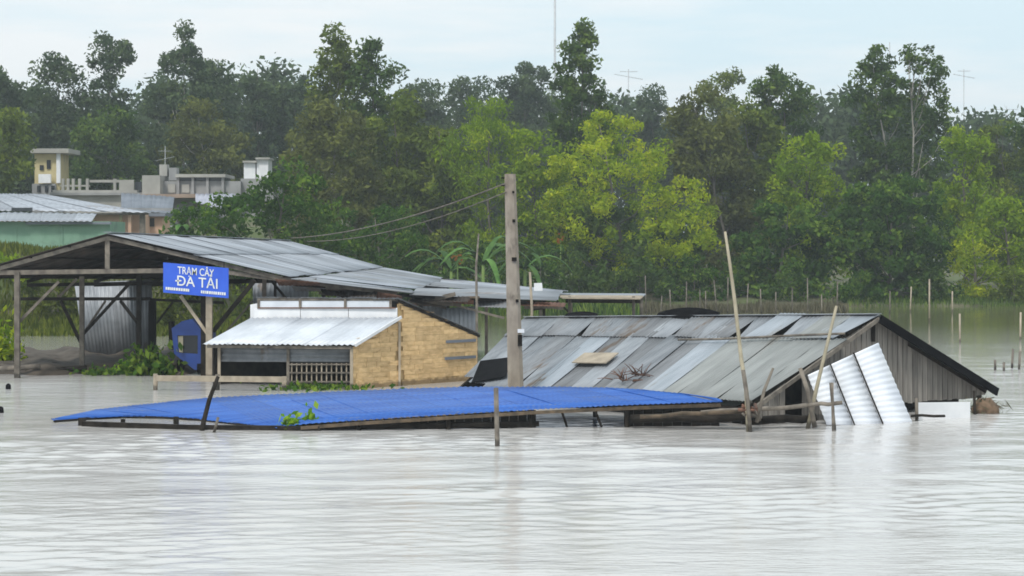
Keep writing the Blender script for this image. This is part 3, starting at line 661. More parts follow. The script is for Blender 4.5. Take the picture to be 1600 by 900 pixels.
# ------------------------------------------------------------------ open shed with metal roof on the left
def left_shed():
    P0, R, BE, FE = P(168, 366, 67), P(450, 378, 79), P(600, 418, 80), P(455, 433, 67)
    LE = P(-75, 434, 67); LB = R + (LE - P0)
    M1, M2, E, C = P(640, 459, 69), P(690, 436, 81), P(868, 471, 72), P(880, 456, 82)
    root = thing('open_shed', 'big open timber shed with long pale corrugated roof on the left', 'shed', W(170, 72, 0))
    sheets(root, SHED_ZINC, [R, P0, FE, BE], 13, 2, pitch=.15, amp=.015, jit=.02)
    sheets(root, SHADE_RUST, [P0, R, LB, LE], 13, 1, pitch=.15, amp=.015, jit=.02)  # left slope seen from below, its shade put into the sheet colour
    sheets(root, [SHED_ZINC, SHED_ZINC, ZINC], [BE - V(0, 0, .06), FE - V(0, 0, .08), M1, M2], 12, 1, pitch=.15, amp=.015, jit=.06)
    sheets(root, [SHED_ZINC, ZINC], [M2 - V(0, 0, .06), M1 - V(0, 0, .06), E, C], 11, 1, pitch=.15, amp=.015, jit=.12, skip=((0, 6),))
    beam('ridge_cap', SHED_ZINC, root, P0 + V(0, 0, .07), R + V(0, 0, .07), .3, .02)
    # front truss
    d = V(0, .12, 0); dn = V(0, 0, -.12)
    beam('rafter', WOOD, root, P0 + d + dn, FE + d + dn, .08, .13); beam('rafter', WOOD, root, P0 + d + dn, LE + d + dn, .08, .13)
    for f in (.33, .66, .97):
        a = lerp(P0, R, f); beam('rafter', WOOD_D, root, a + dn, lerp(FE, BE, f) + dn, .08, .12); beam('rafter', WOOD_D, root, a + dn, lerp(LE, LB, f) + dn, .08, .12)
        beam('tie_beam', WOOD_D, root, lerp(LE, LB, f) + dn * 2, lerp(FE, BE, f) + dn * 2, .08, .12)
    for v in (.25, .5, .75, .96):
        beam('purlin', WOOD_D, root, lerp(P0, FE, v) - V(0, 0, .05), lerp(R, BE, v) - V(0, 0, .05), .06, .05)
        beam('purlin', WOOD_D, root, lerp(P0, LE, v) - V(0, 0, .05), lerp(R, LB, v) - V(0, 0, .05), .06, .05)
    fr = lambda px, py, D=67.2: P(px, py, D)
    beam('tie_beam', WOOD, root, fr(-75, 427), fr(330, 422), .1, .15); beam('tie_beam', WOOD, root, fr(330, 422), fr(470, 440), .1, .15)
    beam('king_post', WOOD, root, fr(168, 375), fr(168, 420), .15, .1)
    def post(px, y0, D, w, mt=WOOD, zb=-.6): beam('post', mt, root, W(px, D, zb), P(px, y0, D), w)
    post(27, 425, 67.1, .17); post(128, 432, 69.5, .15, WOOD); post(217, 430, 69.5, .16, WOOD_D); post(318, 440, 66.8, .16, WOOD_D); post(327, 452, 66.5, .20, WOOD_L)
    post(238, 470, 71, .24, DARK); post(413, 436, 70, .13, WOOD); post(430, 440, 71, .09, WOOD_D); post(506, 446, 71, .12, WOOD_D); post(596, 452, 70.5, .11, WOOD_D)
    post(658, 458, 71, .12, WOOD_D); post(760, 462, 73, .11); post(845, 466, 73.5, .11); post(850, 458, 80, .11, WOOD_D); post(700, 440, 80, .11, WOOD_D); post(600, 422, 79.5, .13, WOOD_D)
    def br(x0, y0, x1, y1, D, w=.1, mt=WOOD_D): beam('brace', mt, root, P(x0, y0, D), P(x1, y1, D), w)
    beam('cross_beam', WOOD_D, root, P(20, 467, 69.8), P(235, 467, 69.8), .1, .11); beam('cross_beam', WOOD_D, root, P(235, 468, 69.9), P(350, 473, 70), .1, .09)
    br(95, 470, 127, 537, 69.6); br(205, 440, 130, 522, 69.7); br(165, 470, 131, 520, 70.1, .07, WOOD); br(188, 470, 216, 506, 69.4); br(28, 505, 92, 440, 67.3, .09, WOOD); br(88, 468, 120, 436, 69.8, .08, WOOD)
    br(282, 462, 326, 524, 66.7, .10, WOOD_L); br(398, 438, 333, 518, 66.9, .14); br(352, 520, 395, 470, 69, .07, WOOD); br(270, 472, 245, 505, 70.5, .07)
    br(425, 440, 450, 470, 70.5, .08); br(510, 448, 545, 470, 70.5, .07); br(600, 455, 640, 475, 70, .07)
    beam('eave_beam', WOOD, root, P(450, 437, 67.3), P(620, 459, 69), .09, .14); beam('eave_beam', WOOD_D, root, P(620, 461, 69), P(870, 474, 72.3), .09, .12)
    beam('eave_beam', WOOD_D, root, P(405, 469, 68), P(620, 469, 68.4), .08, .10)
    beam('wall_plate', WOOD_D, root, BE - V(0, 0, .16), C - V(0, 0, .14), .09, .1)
    # rusty sheet scraps hanging under the eave
    for x0, y0, x1, y1, D in ((430, 436, 500, 446, 66.9), (455, 447, 520, 455, 69.5), (585, 455, 628, 470, 68.6), (690, 462, 740, 475, 70.2), (810, 470, 860, 478, 71.6), (640, 466, 690, 478, 70.8)):
        a = P(x0, y0, D); b_ = P(x1, (y0 + y1) / 2, D); corr(a, b_, P(x1, y1, D + .3), P(x0 + 6, y1, D + .3), pitch=.15, amp=.012, rows=2).build('sheet_scrap', [RUST, ZINC_OLD, RUST, RUST, RUST, ZINC_OLD][int(x0) % 6], root, smooth=True, recalc=False)
    for i in range(22):
        x = rng.uniform(440, 860); ye = np.interp(x, [440, 640, 868], [440, 462, 474]); D = np.interp(x, [440, 640, 868], [67.6, 69.4, 72.4]) + rng.uniform(0, .8)
        y0 = ye + rng.uniform(0, 12); ln = rng.uniform(25, 80); t_ = rng.normal(.06, .12)
        beam('loose_plank', [WOOD, WOOD_D, WOOD_F, WOOD][i % 4], root, P(x, y0, D), P(min(x + ln, 880), y0 + ln * t_, D + rng.uniform(-.3, .6)), .05, rng.uniform(.06, .14))
    for x0, x1, y0, y1, D, mt in ((640, 735, 459, 470, 70.0, SHADE_RUST), (735, 800, 468, 479, 71.0, ZINC_OLD), (500, 590, 451, 462, 68.6, SHADE_RUST), (800, 885, 469, 477, 71.8, RUST)):
        corr(P(x0, y0, D), P(x1, y0 + (x1 - x0) * .05, D), P(x1 - 5, y1 + 2, D - .5), P(x0 + 8, y1, D - .5), pitch=.15, amp=.014, rows=3, bend=.06).build('sagging_sheet', mt, root, smooth=True, recalc=False)
    # back wall sheets
    q = [P(116, 443, 77), P(236, 436, 77), P(238, 553, 77), P(134, 563, 77)]
    for i in range(4):
        corr(bil(q, i/4, 0), bil(q, (i+1)/4 + .01, 0), bil(q, (i+1)/4 + .01, 1), bil(q, i/4, 1), pitch=.15, amp=.012, rows=3, off=.01*(i % 2)).build('wall_sheet', ZINC, root, smooth=True, recalc=False)
    q = [P(690, 482, 71), P(745, 478, 71), P(745, 520, 71), P(690, 520, 71)]
    for i in range(2):
        corr(bil(q, i/2, 0), bil(q, (i+1)/2, 0), bil(q, (i+1)/2, 1), bil(q, i/2, 1), pitch=.15, amp=.014, rows=2, off=.01*i).build('wall_sheet', ZINC_PALE, root, smooth=True, recalc=False)
    q = [P(395, 440, 80), P(700, 446, 80), P(700, 500, 80), P(395, 500, 80)]
    for i in range(7):
        if i in (2, 5): continue
        corr(bil(q, i/7, 0), bil(q, (i+1)/7, 0), bil(q, (i+1)/7, 1), bil(q, i/7, 1), pitch=.15, amp=.014, rows=2, off=.01*(i % 2)).build('wall_sheet', ZINC, root, smooth=True, recalc=False)
left_shed()

def text_mesh(s, size, name, mt, parent, loc, xdir, width):
    cu = bpy.data.curves.new('t', 'FONT'); cu.body = s; cu.size = 1.0; cu.align_x = 'CENTER'; cu.extrude = .006; cu.offset = .006
    o = bpy.data.objects.new('t', cu); COL.objects.link(o); dg = bpy.context.evaluated_depsgraph_get(); dg.update()
    me = bpy.data.meshes.new_from_object(o.evaluated_get(dg)); bpy.data.objects.remove(o)
    v = np.zeros(len(me.vertices) * 3); me.vertices.foreach_get('co', v); v = v.reshape(-1, 3)
    w = v[:, 0].max() - v[:, 0].min(); cx = (v[:, 0].max() + v[:, 0].min()) / 2
    p = np.outer((v[:, 0] - cx) / w * width, xdir) + np.outer(v[:, 1] * size, V(0, 0, 1)) + np.outer(v[:, 2], V(0, -1, 0)) + loc - origin(parent)
    me.vertices.foreach_set('co', p.ravel()); me.update(); me.materials.clear(); me.materials.append(mt); me.name = name
    ob = bpy.data.objects.new(name, me); COL.objects.link(ob); ob.parent = parent; return ob
def sign():
    D = 66.2; q = [P(255, 410, D), P(357, 419, D), P(357, 466, D), P(255, 457, D)]
    root = thing('shop_sign', 'bright blue sign board with white lettering hung under the shed roof', 'sign', (q[2] + q[3]) / 2)
    bd = MB().poly(q, V(0, .04, 0)).build('board', SIGNB, root)
    xd = unit(q[1] - q[0]); k = D / F; o = V(0, -.012, 0)
    text_mesh('TRẠM CÂY', .34, 'lettering', LETTER, bd, P(306, 430, D) + o, xd, 57 * k)
    text_mesh('DA TẢI', .46, 'lettering', LETTER, bd, P(308.5, 448.5, D) + o, xd, 63 * k)
    c = P(274, 438.6, D) + o; MB().box(c - V(0, .006, .022), c + V(9.5 * k, .004, .022)).build('letter_bar', LETTER, bd)
    for x0, x1, y in ((259, 295, 450.5), (314, 353, 456)):     # small print, too small to read in the photograph
        m = MB(); x = x0
        while x < x1 - 1:
            w = rng.uniform(1.6, 3.4); yy = y + (x - x0) * .088; c = P(x, yy, D) + o
            m.box(c - V(0, .004, .045), c + V(w * k, .006, .045)); x += w + rng.uniform(.5, 1.1)
        m.build('small_print', LETTER, bd)
    for px, py in ((262, 408), (350, 416)): beam('hanger', WOOD_D, root, P(px, py - 6, D + .05), P(px, py + 4, D + .05), .03)
sign()

def blue_cab():
    D = 68.6; root = thing('blue_cab', 'dark blue metal cab with a window opening parked under the shed', 'vehicle cab', W(295, 69.2, .2))
    out = [(268, 513), (284, 502), (300, 498), (319, 522), (321, 578), (304, 578), (272, 553)]
    win = [(277, 524), (309, 524), (309, 553), (279, 551)]
    def pl(name, pts, D0, th, mt): MB().poly([P(x, y, D0) for x, y in pts], V(0, th, 0)).build(name, mt, root)
    pl('roof_panel', [(268, 513), (284, 502), (300, 498), (319, 522), (309, 524), (277, 524)], D, .06, CABB)
    pl('side_pillar', [(309, 524), (319, 522), (320, 556), (309, 553)], D, .06, CABB); pl('side_pillar', [(268, 513), (277, 524), (279, 551), (272, 553)], D, .06, CABB)
    pl('lower_panel', [(272, 553), (279, 551), (309, 553), (320, 556), (321, 578), (304, 578)], D, .06, CABB)
    wn_ = MB().poly([P(x, y, D + .08) for x, y in win], V(0, .02, 0)).build('window', GLASSD, root); MB().poly([P(x, y, D + .045) for x, y in [(278, 525), (286, 525), (286, 551), (279.5, 550)]], V(0, .03, 0)).build('window_strip', mat('dull_cream', (.34, .31, .22), (.42, .38, .27), 3), wn_)
    shell = [P(x, y, D + .11) for x, y in out]; MB().poly(shell, V(.25, 1.0, 0)).build('shell', CABB, root)
    pl('door_edge', [(263, 503), (269, 503), (270, 547), (264, 545)], D + .2, .5, DARK)
    for px in (282, 314): pole('wheel', BLACK, root, [W(px, 68.8, .25) - V(.1, 0, 0), W(px, 68.8, .25) + V(.1, 0, 0)], .24, 14)
blue_cab()
hyacinth(238, 580, 560, .42, 'leafy bright green plant clump on the mud in front of the blue cab', 'leafy_plant', 'green', .26, .40, 68.4)
hyacinth(206, 580, 180, .24, 'lower green plant clump between the shed posts', 'leafy_plant', 'fresh', .22, .2, 68.9)
hyacinth(160, 584, 200, .38, 'small green weeds at the foot of the inner shed post', 'leafy_plant', 'green', .18, .10, 68.5)
hyacinth(6, 560, 500, .35, 'yellowish shrub at the left edge of the picture beside the shed post', 'shrub', 'lime', .22, .75, 73)
hyacinth(500, 600, 300, .8, 'strip of low green weeds under the lattice of the tan house', 'weeds', 'green', .16, .06, 62.0)
for (x0, y0, x1, y1, D, lb) in ((-20, 578, 62, 572, 68.5, 'grey driftwood timber lying on the mud at the left edge'), (40, 580, 135, 575, 68.9, 'dark timber lying on the mud behind the first shed post'), (70, 570, 120, 574, 70.5, 'short timber lying further back on the mud')):
    tag(pole('timber', WOOD if 'grey' in lb else WOOD_D, None, wob(P(x0, y0, D), P(x1, y1, D), 3, .02), .09), lb, 'timber')

# ------------------------------------------------------------------ tan bamboo house in the middle
def tan_house():
    G0, G1 = W(551, 62, 0), W(746, 66, 0); F0 = W(332, 64, 0); gd = G1 - G0; fd = F0 - G0; pk = .356
    root = thing('bamboo_house', 'small flooded house with tan woven bamboo gable and white stepped roof', 'house', (G0 + G1 + F0) / 3)
    gn = unit(V(gd[1], -gd[0], 0))
    def topz(s): return lerp(1.30, 2.02, s / pk) if s < pk else lerp(2.60, 1.45, (s - pk) / (1 - pk))
    prof = [(0, -.5), (1, -.5), (1, topz(1) - .06), (pk + .001, topz(pk + .001) - .06), (pk - .001, topz(pk - .001) - .05), (0, topz(0) - .05)]
    MB().poly([G0 + gd * s + V(0, 0, z) - gn * .05 for s, z in prof], -gn * .03).build('gable_wall', mat('tan_backing', (.50, .34, .16), (.60, .42, .21), 4, .8), root)
    z = -.12; rowi = 0
    while z < 2.6:
        h = rng.uniform(.115, .17); s = -rng.uniform(0, .10)
        while s < 1:
            ln = rng.uniform(.055, .14); a, b_ = max(s, 0), min(s + ln - .0020, 1)
            if a < pk < b_:
                if pk - a > b_ - pk: b_ = pk - .001
                else: a = pk + .001
            s += ln
            if b_ - a < .015: continue
            za, zb = min(z + h - .005, topz(a + 1e-4) - .02), min(z + h - .005, topz(b_ - 1e-4) - .02)
            if za < z + .015 and zb < z + .015: continue
            za, zb = max(za, z + .006), max(zb, z + .006); off = -gn * rng.uniform(0, .012)
            p = [G0 + gd * a + V(0, 0, z) + off, G0 + gd * b_ + V(0, 0, z) + off, G0 + gd * b_ + V(0, 0, zb) + off, G0 + gd * a + V(0, 0, za) + off]
            MB().poly(p, -gn * .02).build('bamboo_panel', TAN, root)
        z += h; rowi += 1
    beam('corner_post', WOOD_L, root, G0 + V(-.03, -.03, -.6), G0 + V(-.03, -.03, 1.28), .09)
    beam('middle_post', WOOD_L, root, G0 + gd * pk + gn * .03 + V(0, 0, -.6), G0 + gd * pk + gn * .03 + V(0, 0, 2.0), .07, .05)
    for py, x0, x1 in ((533, 694, 742), (559, 692, 742)):
        sA, sB = (x0 - 551) / 195, (x1 - 551) / 195; zz = H - (py - YH) / F * 65.3
        beam('dark_batten', SLATE, root, G0 + gd * sA + gn * .03 + V(0, 0, zz), G0 + gd * sB + gn * .03 + V(0, 0, zz), .04, .09)
    for s in (.12, .62): beam('wall_stud', WOOD_D, root, G0 + gd * s - gn * .12 + V(0, 0, -.6), G0 + gd * s - gn * .12 + V(0, 0, topz(s) - .1), .07)
    # lower white roof
    tl, tr, br, bl = P(394, 497, 65.4), P(624, 497, 63.3), P(552, 540, 61.75), P(318, 538, 63.7)
    sheets(root, WHITE_M, [tl, tr, br, bl], 6, 1, pitch=.2, amp=.022, jit=.012)
    beam('verge_trim', WHITE_P, root, tr + V(.06, -.03, .03), br + V(.06, -.03, .01), .05, .09)
    beam('eave_beam', WOOD, root, bl + V(.1, .12, -.07), br + V(-.05, .12, -.07), .06, .09)
    # clerestory band, strip of white panels in a wooden frame, top rail
    q = [P(396, 481, 65.45), P(621, 481, 63.4), P(621, 499, 63.4), P(396, 499, 65.45)]
    for i in range(3): MB().poly([bil(q, i/3 + .002, 0), bil(q, (i+1)/3 - .002, 0), bil(q, (i+1)/3 - .002, 1), bil(q, i/3 + .002, 1)], V(.01, .03, 0)).build('clerestory_board', WHITE_P, root)
    A, B_ = P(404, 468, 65.5), P(618, 468, 63.5); a2, b2 = P(404, 482, 65.4), P(618, 482, 63.4)
    beam('top_rail', WOOD, root, A, B_, .06, .07); beam('bottom_rail', RUST, root, a2 + V(0, -.04, .02), b2 + V(0, -.04, .02), .04, .04)
    cuts = (0, .31, .64, .965)
    for t in cuts: beam('frame_post', WOOD, root, lerp(a2, b2, t) + V(0, -.03, 0), lerp(A, B_, t) + V(0, -.03, .02), .08, .06)
    for t0, t1 in zip(cuts[:-1], cuts[1:]):
        MB().poly([lerp(A, B_, t0 + .01), lerp(A, B_, t1 - .01), lerp(a2, b2, t1 - .01), lerp(a2, b2, t0 + .01)], V(.01, .02, 0)).build('strip_panel', WHITE_M, root)
    MB().poly([P(391, 476, 65.6), P(402, 474, 65.5), P(402, 497, 65.5), P(391, 500, 65.6)], V(0, .04, 0)).build('end_board', WHITE_P, root)
    # rear slope
    RT, RB = P(621, 466, 63.35), P(750, 522, 66.1); RL = A + V(-.1, 0, .06); sheets(root, ZINC_OLD, [RT, RL, RL + (RB - RT), RB], 6, 1, pitch=.15, amp=.012, jit=.01)
    beam('verge_beam', WOOD_D, root, RT + V(-.02, .0, -.07), RB + V(-.02, 0, -.07), .05, .08)
    # front wall under the lower eave
    o = V(.1, .25, 0)
    q = [P(336, 541, 63.75), P(550, 542, 61.95), P(550, 567, 61.95), P(336, 566, 63.75)]
    corr(q[0] + o, q[3] + o, q[2] + o, q[1] + o, pitch=.17, amp=.02, rows=3).build('front_sheet', ZINC, root, smooth=True, recalc=False)
    for px, mt in ((337, WOOD_L), (445, WOOD), (548, WOOD_L)):
        D = lerp(63.75, 61.95, (px - 336) / 214.); beam('post', mt, root, W(px, D, -.6) + o * .8, P(px, 542, D) + o * .8, .09)
    for i in range(13):
        px = 450 + i * 7.8; D = lerp(63.75, 61.95, (px - 336) / 214.); beam('lattice_bar', WOOD_L, root, W(px, D, -.3) + o * .9, P(px, 568, D) + o * .9, .04, .03)
    for py in (570, 583, 597): beam('lattice_rail', WOOD, root, P(447, py, lerp(63.75, 61.95, .52)) + o * .7, P(548, py, lerp(63.75, 61.95, .99)) + o * .7, .035, .045)
    # side and inner walls
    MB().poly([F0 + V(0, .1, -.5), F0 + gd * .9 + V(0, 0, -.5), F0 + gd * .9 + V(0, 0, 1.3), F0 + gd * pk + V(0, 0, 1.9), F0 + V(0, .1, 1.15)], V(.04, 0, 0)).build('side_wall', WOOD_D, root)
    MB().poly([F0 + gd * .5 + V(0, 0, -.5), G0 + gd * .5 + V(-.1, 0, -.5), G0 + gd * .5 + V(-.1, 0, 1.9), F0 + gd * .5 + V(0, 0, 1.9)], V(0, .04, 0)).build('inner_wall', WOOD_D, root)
tan_house()
def rail():
    root = thing('wooden_rail', 'pale wooden rail on low posts left of the tan bamboo house', 'rail', W(345, 61.8, 0))
    beam('rail', WOOD_L, root, P(245, 591, 61.6), P(448, 593, 61.4), .10, .17)
    for px, y0 in ((243, 584), (340, 585), (444, 588)): pole('post', WOOD_L if px != 340 else WOOD, root, [W(px, 61.7, -.6), P(px, y0, 61.7)], .07)
rail()

# flat canopy, poles and oddments behind the roofs
def canopy():
    root = thing('plank_canopy', 'low flat plank canopy on thin posts behind the sunken roof', 'canopy', W(945, 77, 0))
    for i in range(5):
        a, b_ = P(866 + i * 3, 459 + i * 1.6, 79 - i * .7), P(1008 - i * 2, 460 + i * 1.6, 79 - i * .7); beam('plank', WOOD_L if i > 1 else ZINC_PALE, root, a, b_, .62, .05)
    for px, D in ((890, 76.5), (990, 76.5), (892, 79), (1002, 79)): pole('post', WOOD, root, [W(px, D, -.6), P(px, 463, D)], .06)
    beam('beam', WOOD_D, root, P(884, 470, 76.6), P(1000, 471, 76.6), .08, .14); beam('brace', WOOD_D, root, P(870, 470, 76.8), P(900, 498, 76.8), .08)
canopy()
stake([W(745, 68.5, -.5), P(745, 480, 68.5), P(744, 415, 68.5), P(748, 365, 68.5)], [.045, .045, .04, .025], WOOD, 'slim greyish bamboo pole behind the tan house, left of the concrete pole', 'bamboo_pole', 'pole')
stake([W(832, 66.5, -.5), P(831, 480, 66.5), P(828, 425, 66.5)], [.05, .045, .04], WOOD_L, 'yellowish stake just right of the concrete pole behind the sunken roof')
p = P(841, 449, 75); tag(MB().poly([p + V(-.16, 0, -.14), p + V(.16, 0, -.12), p + V(.14, 0, .16), p + V(-.15, 0, .15)], V(0, .2, 0)).build('white_tub', WHITE_P), 'little white tub on the end of the long shed roof', 'tub')
for px, py, lb in ((13, 608, 'small black float on the bright water near the first shed post'), (1, 645, 'small black float at the very left edge of the picture')):
    D = DW(py); tag(MB().tube([W(px, D, -.1), W(px, D, .02), W(px, D, .13), W(px, D, .17)], [.06, .085, .075, .03], 8).build('fishing_float', BLACK, smooth=True), lb, 'float')

# ------------------------------------------------------------------ houses on the left bank
def bx(name, mt, parent, x0, x1, y0, y1, D0, D1, zb=None):
    """upright block: photo columns x0..x1 and rows y0..y1 measured at its front face D0, running back to D1"""
    k = D0 / F; X0, X1 = (x0 - 800) * k, (x1 - 800) * k; Z1 = H - (y0 - YH) * k; Z0 = H - (y1 - YH) * k if zb is None else zb
    return MB().box((X0, D0, Z0), (X1, D1, Z1)).build(name, mt, parent)
def peach_house():
    root = thing('peach_house', 'peach walled house with wide pale metal roof behind the green wall', 'house', W(130, 139, 3.6))
    bx('wall', PEACH, root, -50, 222, 334, 380, 136, 142, 3.3)
    sheets(root, SHED_ZINC, [P(-70, 302, 143), P(72, 304, 143), P(234, 332, 135), P(-70, 328, 135)], 9, 1, pitch=.45, amp=.03, jit=.02)
    bx('dark_gap', DARKW, root, 18, 50, 324.5, 330, 134.4, 134.6)
    bx('fascia', WOOD, root, 50, 232, 333, 335.5, 135.2, 135.4)
    for x in (143, 186): bx('pilaster', YELLOWW, root, x, x + 5, 336, 366, 135.85, 136, 3.3)
    for x0, x1 in ((200, 205), (218, 226)): bx('pillar', PEACH if x0 < 210 else WOOD, root, x0, x1, 335, 366, 135.5, 135.8, 3.3)
    aw = bx('annex_wall', PEACH, root, 228, 254, 338, 366, 139, 142, 3.3); bx('window', DARKW, aw, 233, 241, 341, 354, 138.9, 139.05); bx('annex_roof', SLATE, root, 224, 258, 333, 338, 138.5, 142.5)
peach_house()
def green_house():
    root = thing('green_house', 'long green walled house with low grey roof at the left edge', 'house', W(50, 129, 3.6))
    bx('wall', GREENW, root, -70, 172, 346, 392, 128, 133, 2.8)
    sheets(root, SHED_ZINC, [P(-70, 331, 132), P(150, 334, 132), P(142, 346.5, 127.4), P(-70, 345, 127.4)], 8, 1, pitch=.45, amp=.03, jit=.01)
    bx('gutter', SLATE, root, 40, 173, 347, 350.5, 127.6, 127.9)
    bx('plinth', WHITE_P, root, -70, 66, 387.5, 391, 127.8, 128); 
    for x in (24, 96): bx('wall_rib', GREENW, root, x, x + 2, 352, 392, 127.95, 128, 2.8)
green_house()
def yellow_tower():
    root = thing('yellow_tower_house', 'narrow yellow house with overhanging flat roof slab among the far trees', 'house', W(72, 170, 5.5))
    wl = bx('wall', YELLOWW, root, 54, 93, 240, 300, 168, 171.5, 5.2)
    bx('roof_slab', PLASTER, root, 44, 107, 232, 239, 167.4, 172)
    bx('corner_pillar', WHITE_P, root, 88, 94, 239, 286, 167.8, 168); bx('window', DARKW, wl, 62, 68, 258, 266, 167.9, 168.05); bx('window', DARKW, wl, 73, 79, 250, 264, 167.9, 168.05)
    bx('balcony_wall', WHITE_P, root, 60, 79, 272, 286, 167.3, 167.6); lw = bx('lower_wall', GREYC, root, 50, 86, 287, 310, 167.5, 168, 5.2)
    for x in (58, 70, 80): bx('window', DARKW, lw, x, x + 5, 290, 300, 167.4, 167.55)
yellow_tower()
def terrace():
    root = thing('terrace_building', 'low concrete building with white balustrade posts right of the yellow house', 'building', W(150, 165, 5.5))
    bx('wall', PLASTER, root, 82, 214, 297, 330, 164, 169, 5.2); bx('floor_slab', GREYC, root, 78, 222, 301, 305, 163.6, 164)
    for x in (96, 104, 112, 122, 134, 177): bx('balustrade_post', PLASTER, root, x, x + 4, 279, 297, 164.1, 164.4)
    bx('balustrade_rail', PLASTER, root, 140, 209, 281, 285, 164.15, 164.35); bx('balustrade_wall', PLASTER, root, 186, 209, 285, 297, 164.1, 164.4); bx('balustrade_rail', PLASTER, root, 94, 140, 289, 291.5, 164.15, 164.35)
    bx('side_window', DARKW, root, 211, 221, 284, 300, 165, 166)
terrace()
def slate_shed():
    root = thing('slate_roof_shed', 'shed with dark slate coloured roof below the concrete building', 'shed', W(225, 150, 5)); 
    bx('wall', GREYC, root, 180, 270, 325, 340, 150, 154, 4.2)
    sheets(root, SLATE, [P(190, 302, 154), P(272, 308, 154), P(268, 333, 149.5), P(190, 331, 149.5)], 5, 1, pitch=.5, amp=.03, jit=.02)
slate_shed()
def concrete_building():
    root = thing('concrete_building', 'unfinished grey concrete building with pale cube at its left end', 'building', W(310, 162, 5.4))
    bx('cube_room', PLASTER, root, 222, 250, 274, 303, 160.5, 165, 4.5); bx('wall', GREYC, root, 250, 376, 283, 330, 162, 168, 4.5)
    bx('roof_slab', PLASTER, root, 274, 352, 272, 277, 161.5, 167); bx('recess', DARKW, root, 276, 350, 277.5, 282.5, 162.2, 166)
    for x in (276, 299, 322, 346): bx('column', GREYC, root, x, x + 4, 277, 303, 161.7, 162)
    for x in (262, 284): bx('panel', PLASTER, root, x, x + 12, 288, 301, 161.9, 162.05)
    bx('lower_ledge', mat('brick_ledge', (.30, .22, .17), (.38, .28, .22), 1), root, 216, 330, 303, 309, 160, 162.5)
    sheets(root, LAV, [P(306, 303, 160), P(368, 303, 160), P(346, 328, 156), P(306, 316, 156)], 4, 1, pitch=.5, amp=.03, jit=.02)
    bx('rear_wall', GREYC, root, 376, 430, 279, 330, 163, 168, 4.5)
    for a, b_, c in ((381, 399, 254), (401, 419, 249)): bx('roof_room', WHITE_P, root, a, b_, c, 280, 163.4, 166); bx('roof_room_slab', PLASTER, root, a - 2, b_ + 2, c - 3, c, 163.1, 166.3)
    bx('water_tank', PLASTER, root, 249, 261, 257, 275, 163, 164); bx('water_tank', GREYC, root, 264, 276, 262, 282, 163, 164.2)
concrete_building()
# ------------------------------------------------------------------ mast and television aerials
def aerial(px, ytop, D, arms, label, r=.05, name='television_aerial'):
    x = (px - 800) / F * D; gz = float(ground_z(x, D)); root = thing(name, label, 'aerial', (x, D, gz)); k = D / F
    pole('mast', GALV, root, [V(x, D, gz - .2), P(px, ytop, D)], r, 6)
    for dy, hw, tilt in arms:
        c = P(px, ytop + dy, D); pole('boom', GALV, root, [c - V(hw * k, 0, -tilt * k), c + V(hw * k, 0, -tilt * k)], r * .6, 5)
        for j in range(5):
            t = -1 + j * .5; pole('element', GALV, root, [c + V(t * hw * k, -.5, -t * tilt * k), c + V(t * hw * k, .5, -t * tilt * k)], r * .4, 4)
aerial(867, -60, 275, [], 'tall thin grey mast rising out of the picture behind the dark spire tree', .17, 'radio_mast')
aerial(982, 108, 275, [(4, 13, 0), (12, 22, 4)], 'television aerial against the sky right of the dark spire tree', .07)
aerial(1506, 108, 275, [(3, 9, 0), (11, 16, 3)], 'tall television aerial against the sky right of the airy twin crowned tree', .06)
aerial(1553, 172, 275, [(3, 10, 1)], 'left one of two low television aerials near the right edge', .05)
aerial(1573, 166, 277, [(5, 17, 0)], 'right one of two low television aerials near the right edge', .05)
aerial(1390, 66, 278, [], 'thin mast tip between the two crowns of the airy tree', .08, 'radio_mast')
aerial(258, 228, 166, [(8, 9, 0), (20, 14, -3)], 'television aerial above the pale cube of the concrete building', .022)

# ------------------------------------------------------------------ trees
def T(label, D, rows, kind='dark', name='tree', **k): return tree(name, label, 'tree', D, rows, kind, **k)
g_far = 'tall trees on the far left skyline'
# left skyline
T('rounded dark tree cut by the left edge of the picture', 185, [(112, -20, 18), (150, -60, 45), (230, -70, 70), (320, -60, 60)], 'blue', clump=1.7, group=g_far)
T('round topped dark tree above the yellow house', 190, [(90, 75, 102), (115, 50, 130), (170, 38, 145), (240, 30, 150), (320, 40, 150)], 'blue', clump=1.6, group=g_far)
T('slender tree with a lollipop top, left of the tallest left tree', 188, [(54, 162, 186), (75, 140, 207), (105, 138, 208), (130, 145, 198), (150, 128, 212), (200, 112, 216), (310, 115, 220)], 'blue', clump=1.15, gap=.9, group=g_far, bark=BARK_P)
T('tallest tree of the left skyline with a thin ragged tip', 186, [(31, 276, 292), (50, 262, 302), (75, 255, 310), (92, 250, 318), (120, 236, 338), (180, 222, 345), (320, 225, 345)], 'blue', clump=1.15, gap=.9, group=g_far, bark=BARK_P)
T('broad dark tree just right of the tallest left tree', 194, [(92, 318, 338), (120, 300, 362), (200, 290, 385), (320, 295, 385)], 'blue', clump=1.4, group=g_far)
T('thin dark spire tree behind the white tanks', 196, [(92, 396, 410), (120, 386, 422), (180, 372, 436), (310, 370, 436)], 'blue', clump=1.2, group=g_far)
T('low round tree on the skyline left of the twin spires', 200, [(112, 448, 472), (135, 425, 496), (200, 410, 510), (320, 410, 510)], 'blue', clump=1.5, group=g_far)
T('dark undergrowth tree behind the terrace balustrade', 178, [(178, 130, 210), (230, 100, 250), (320, 95, 260)], 'dark', clump=1.5, group=g_far)
T('grey green tree behind the concrete building', 176, [(170, 285, 335), (215, 250, 390), (320, 250, 400)], 'brown', clump=1.4, group=g_far, bark=BARK_P)
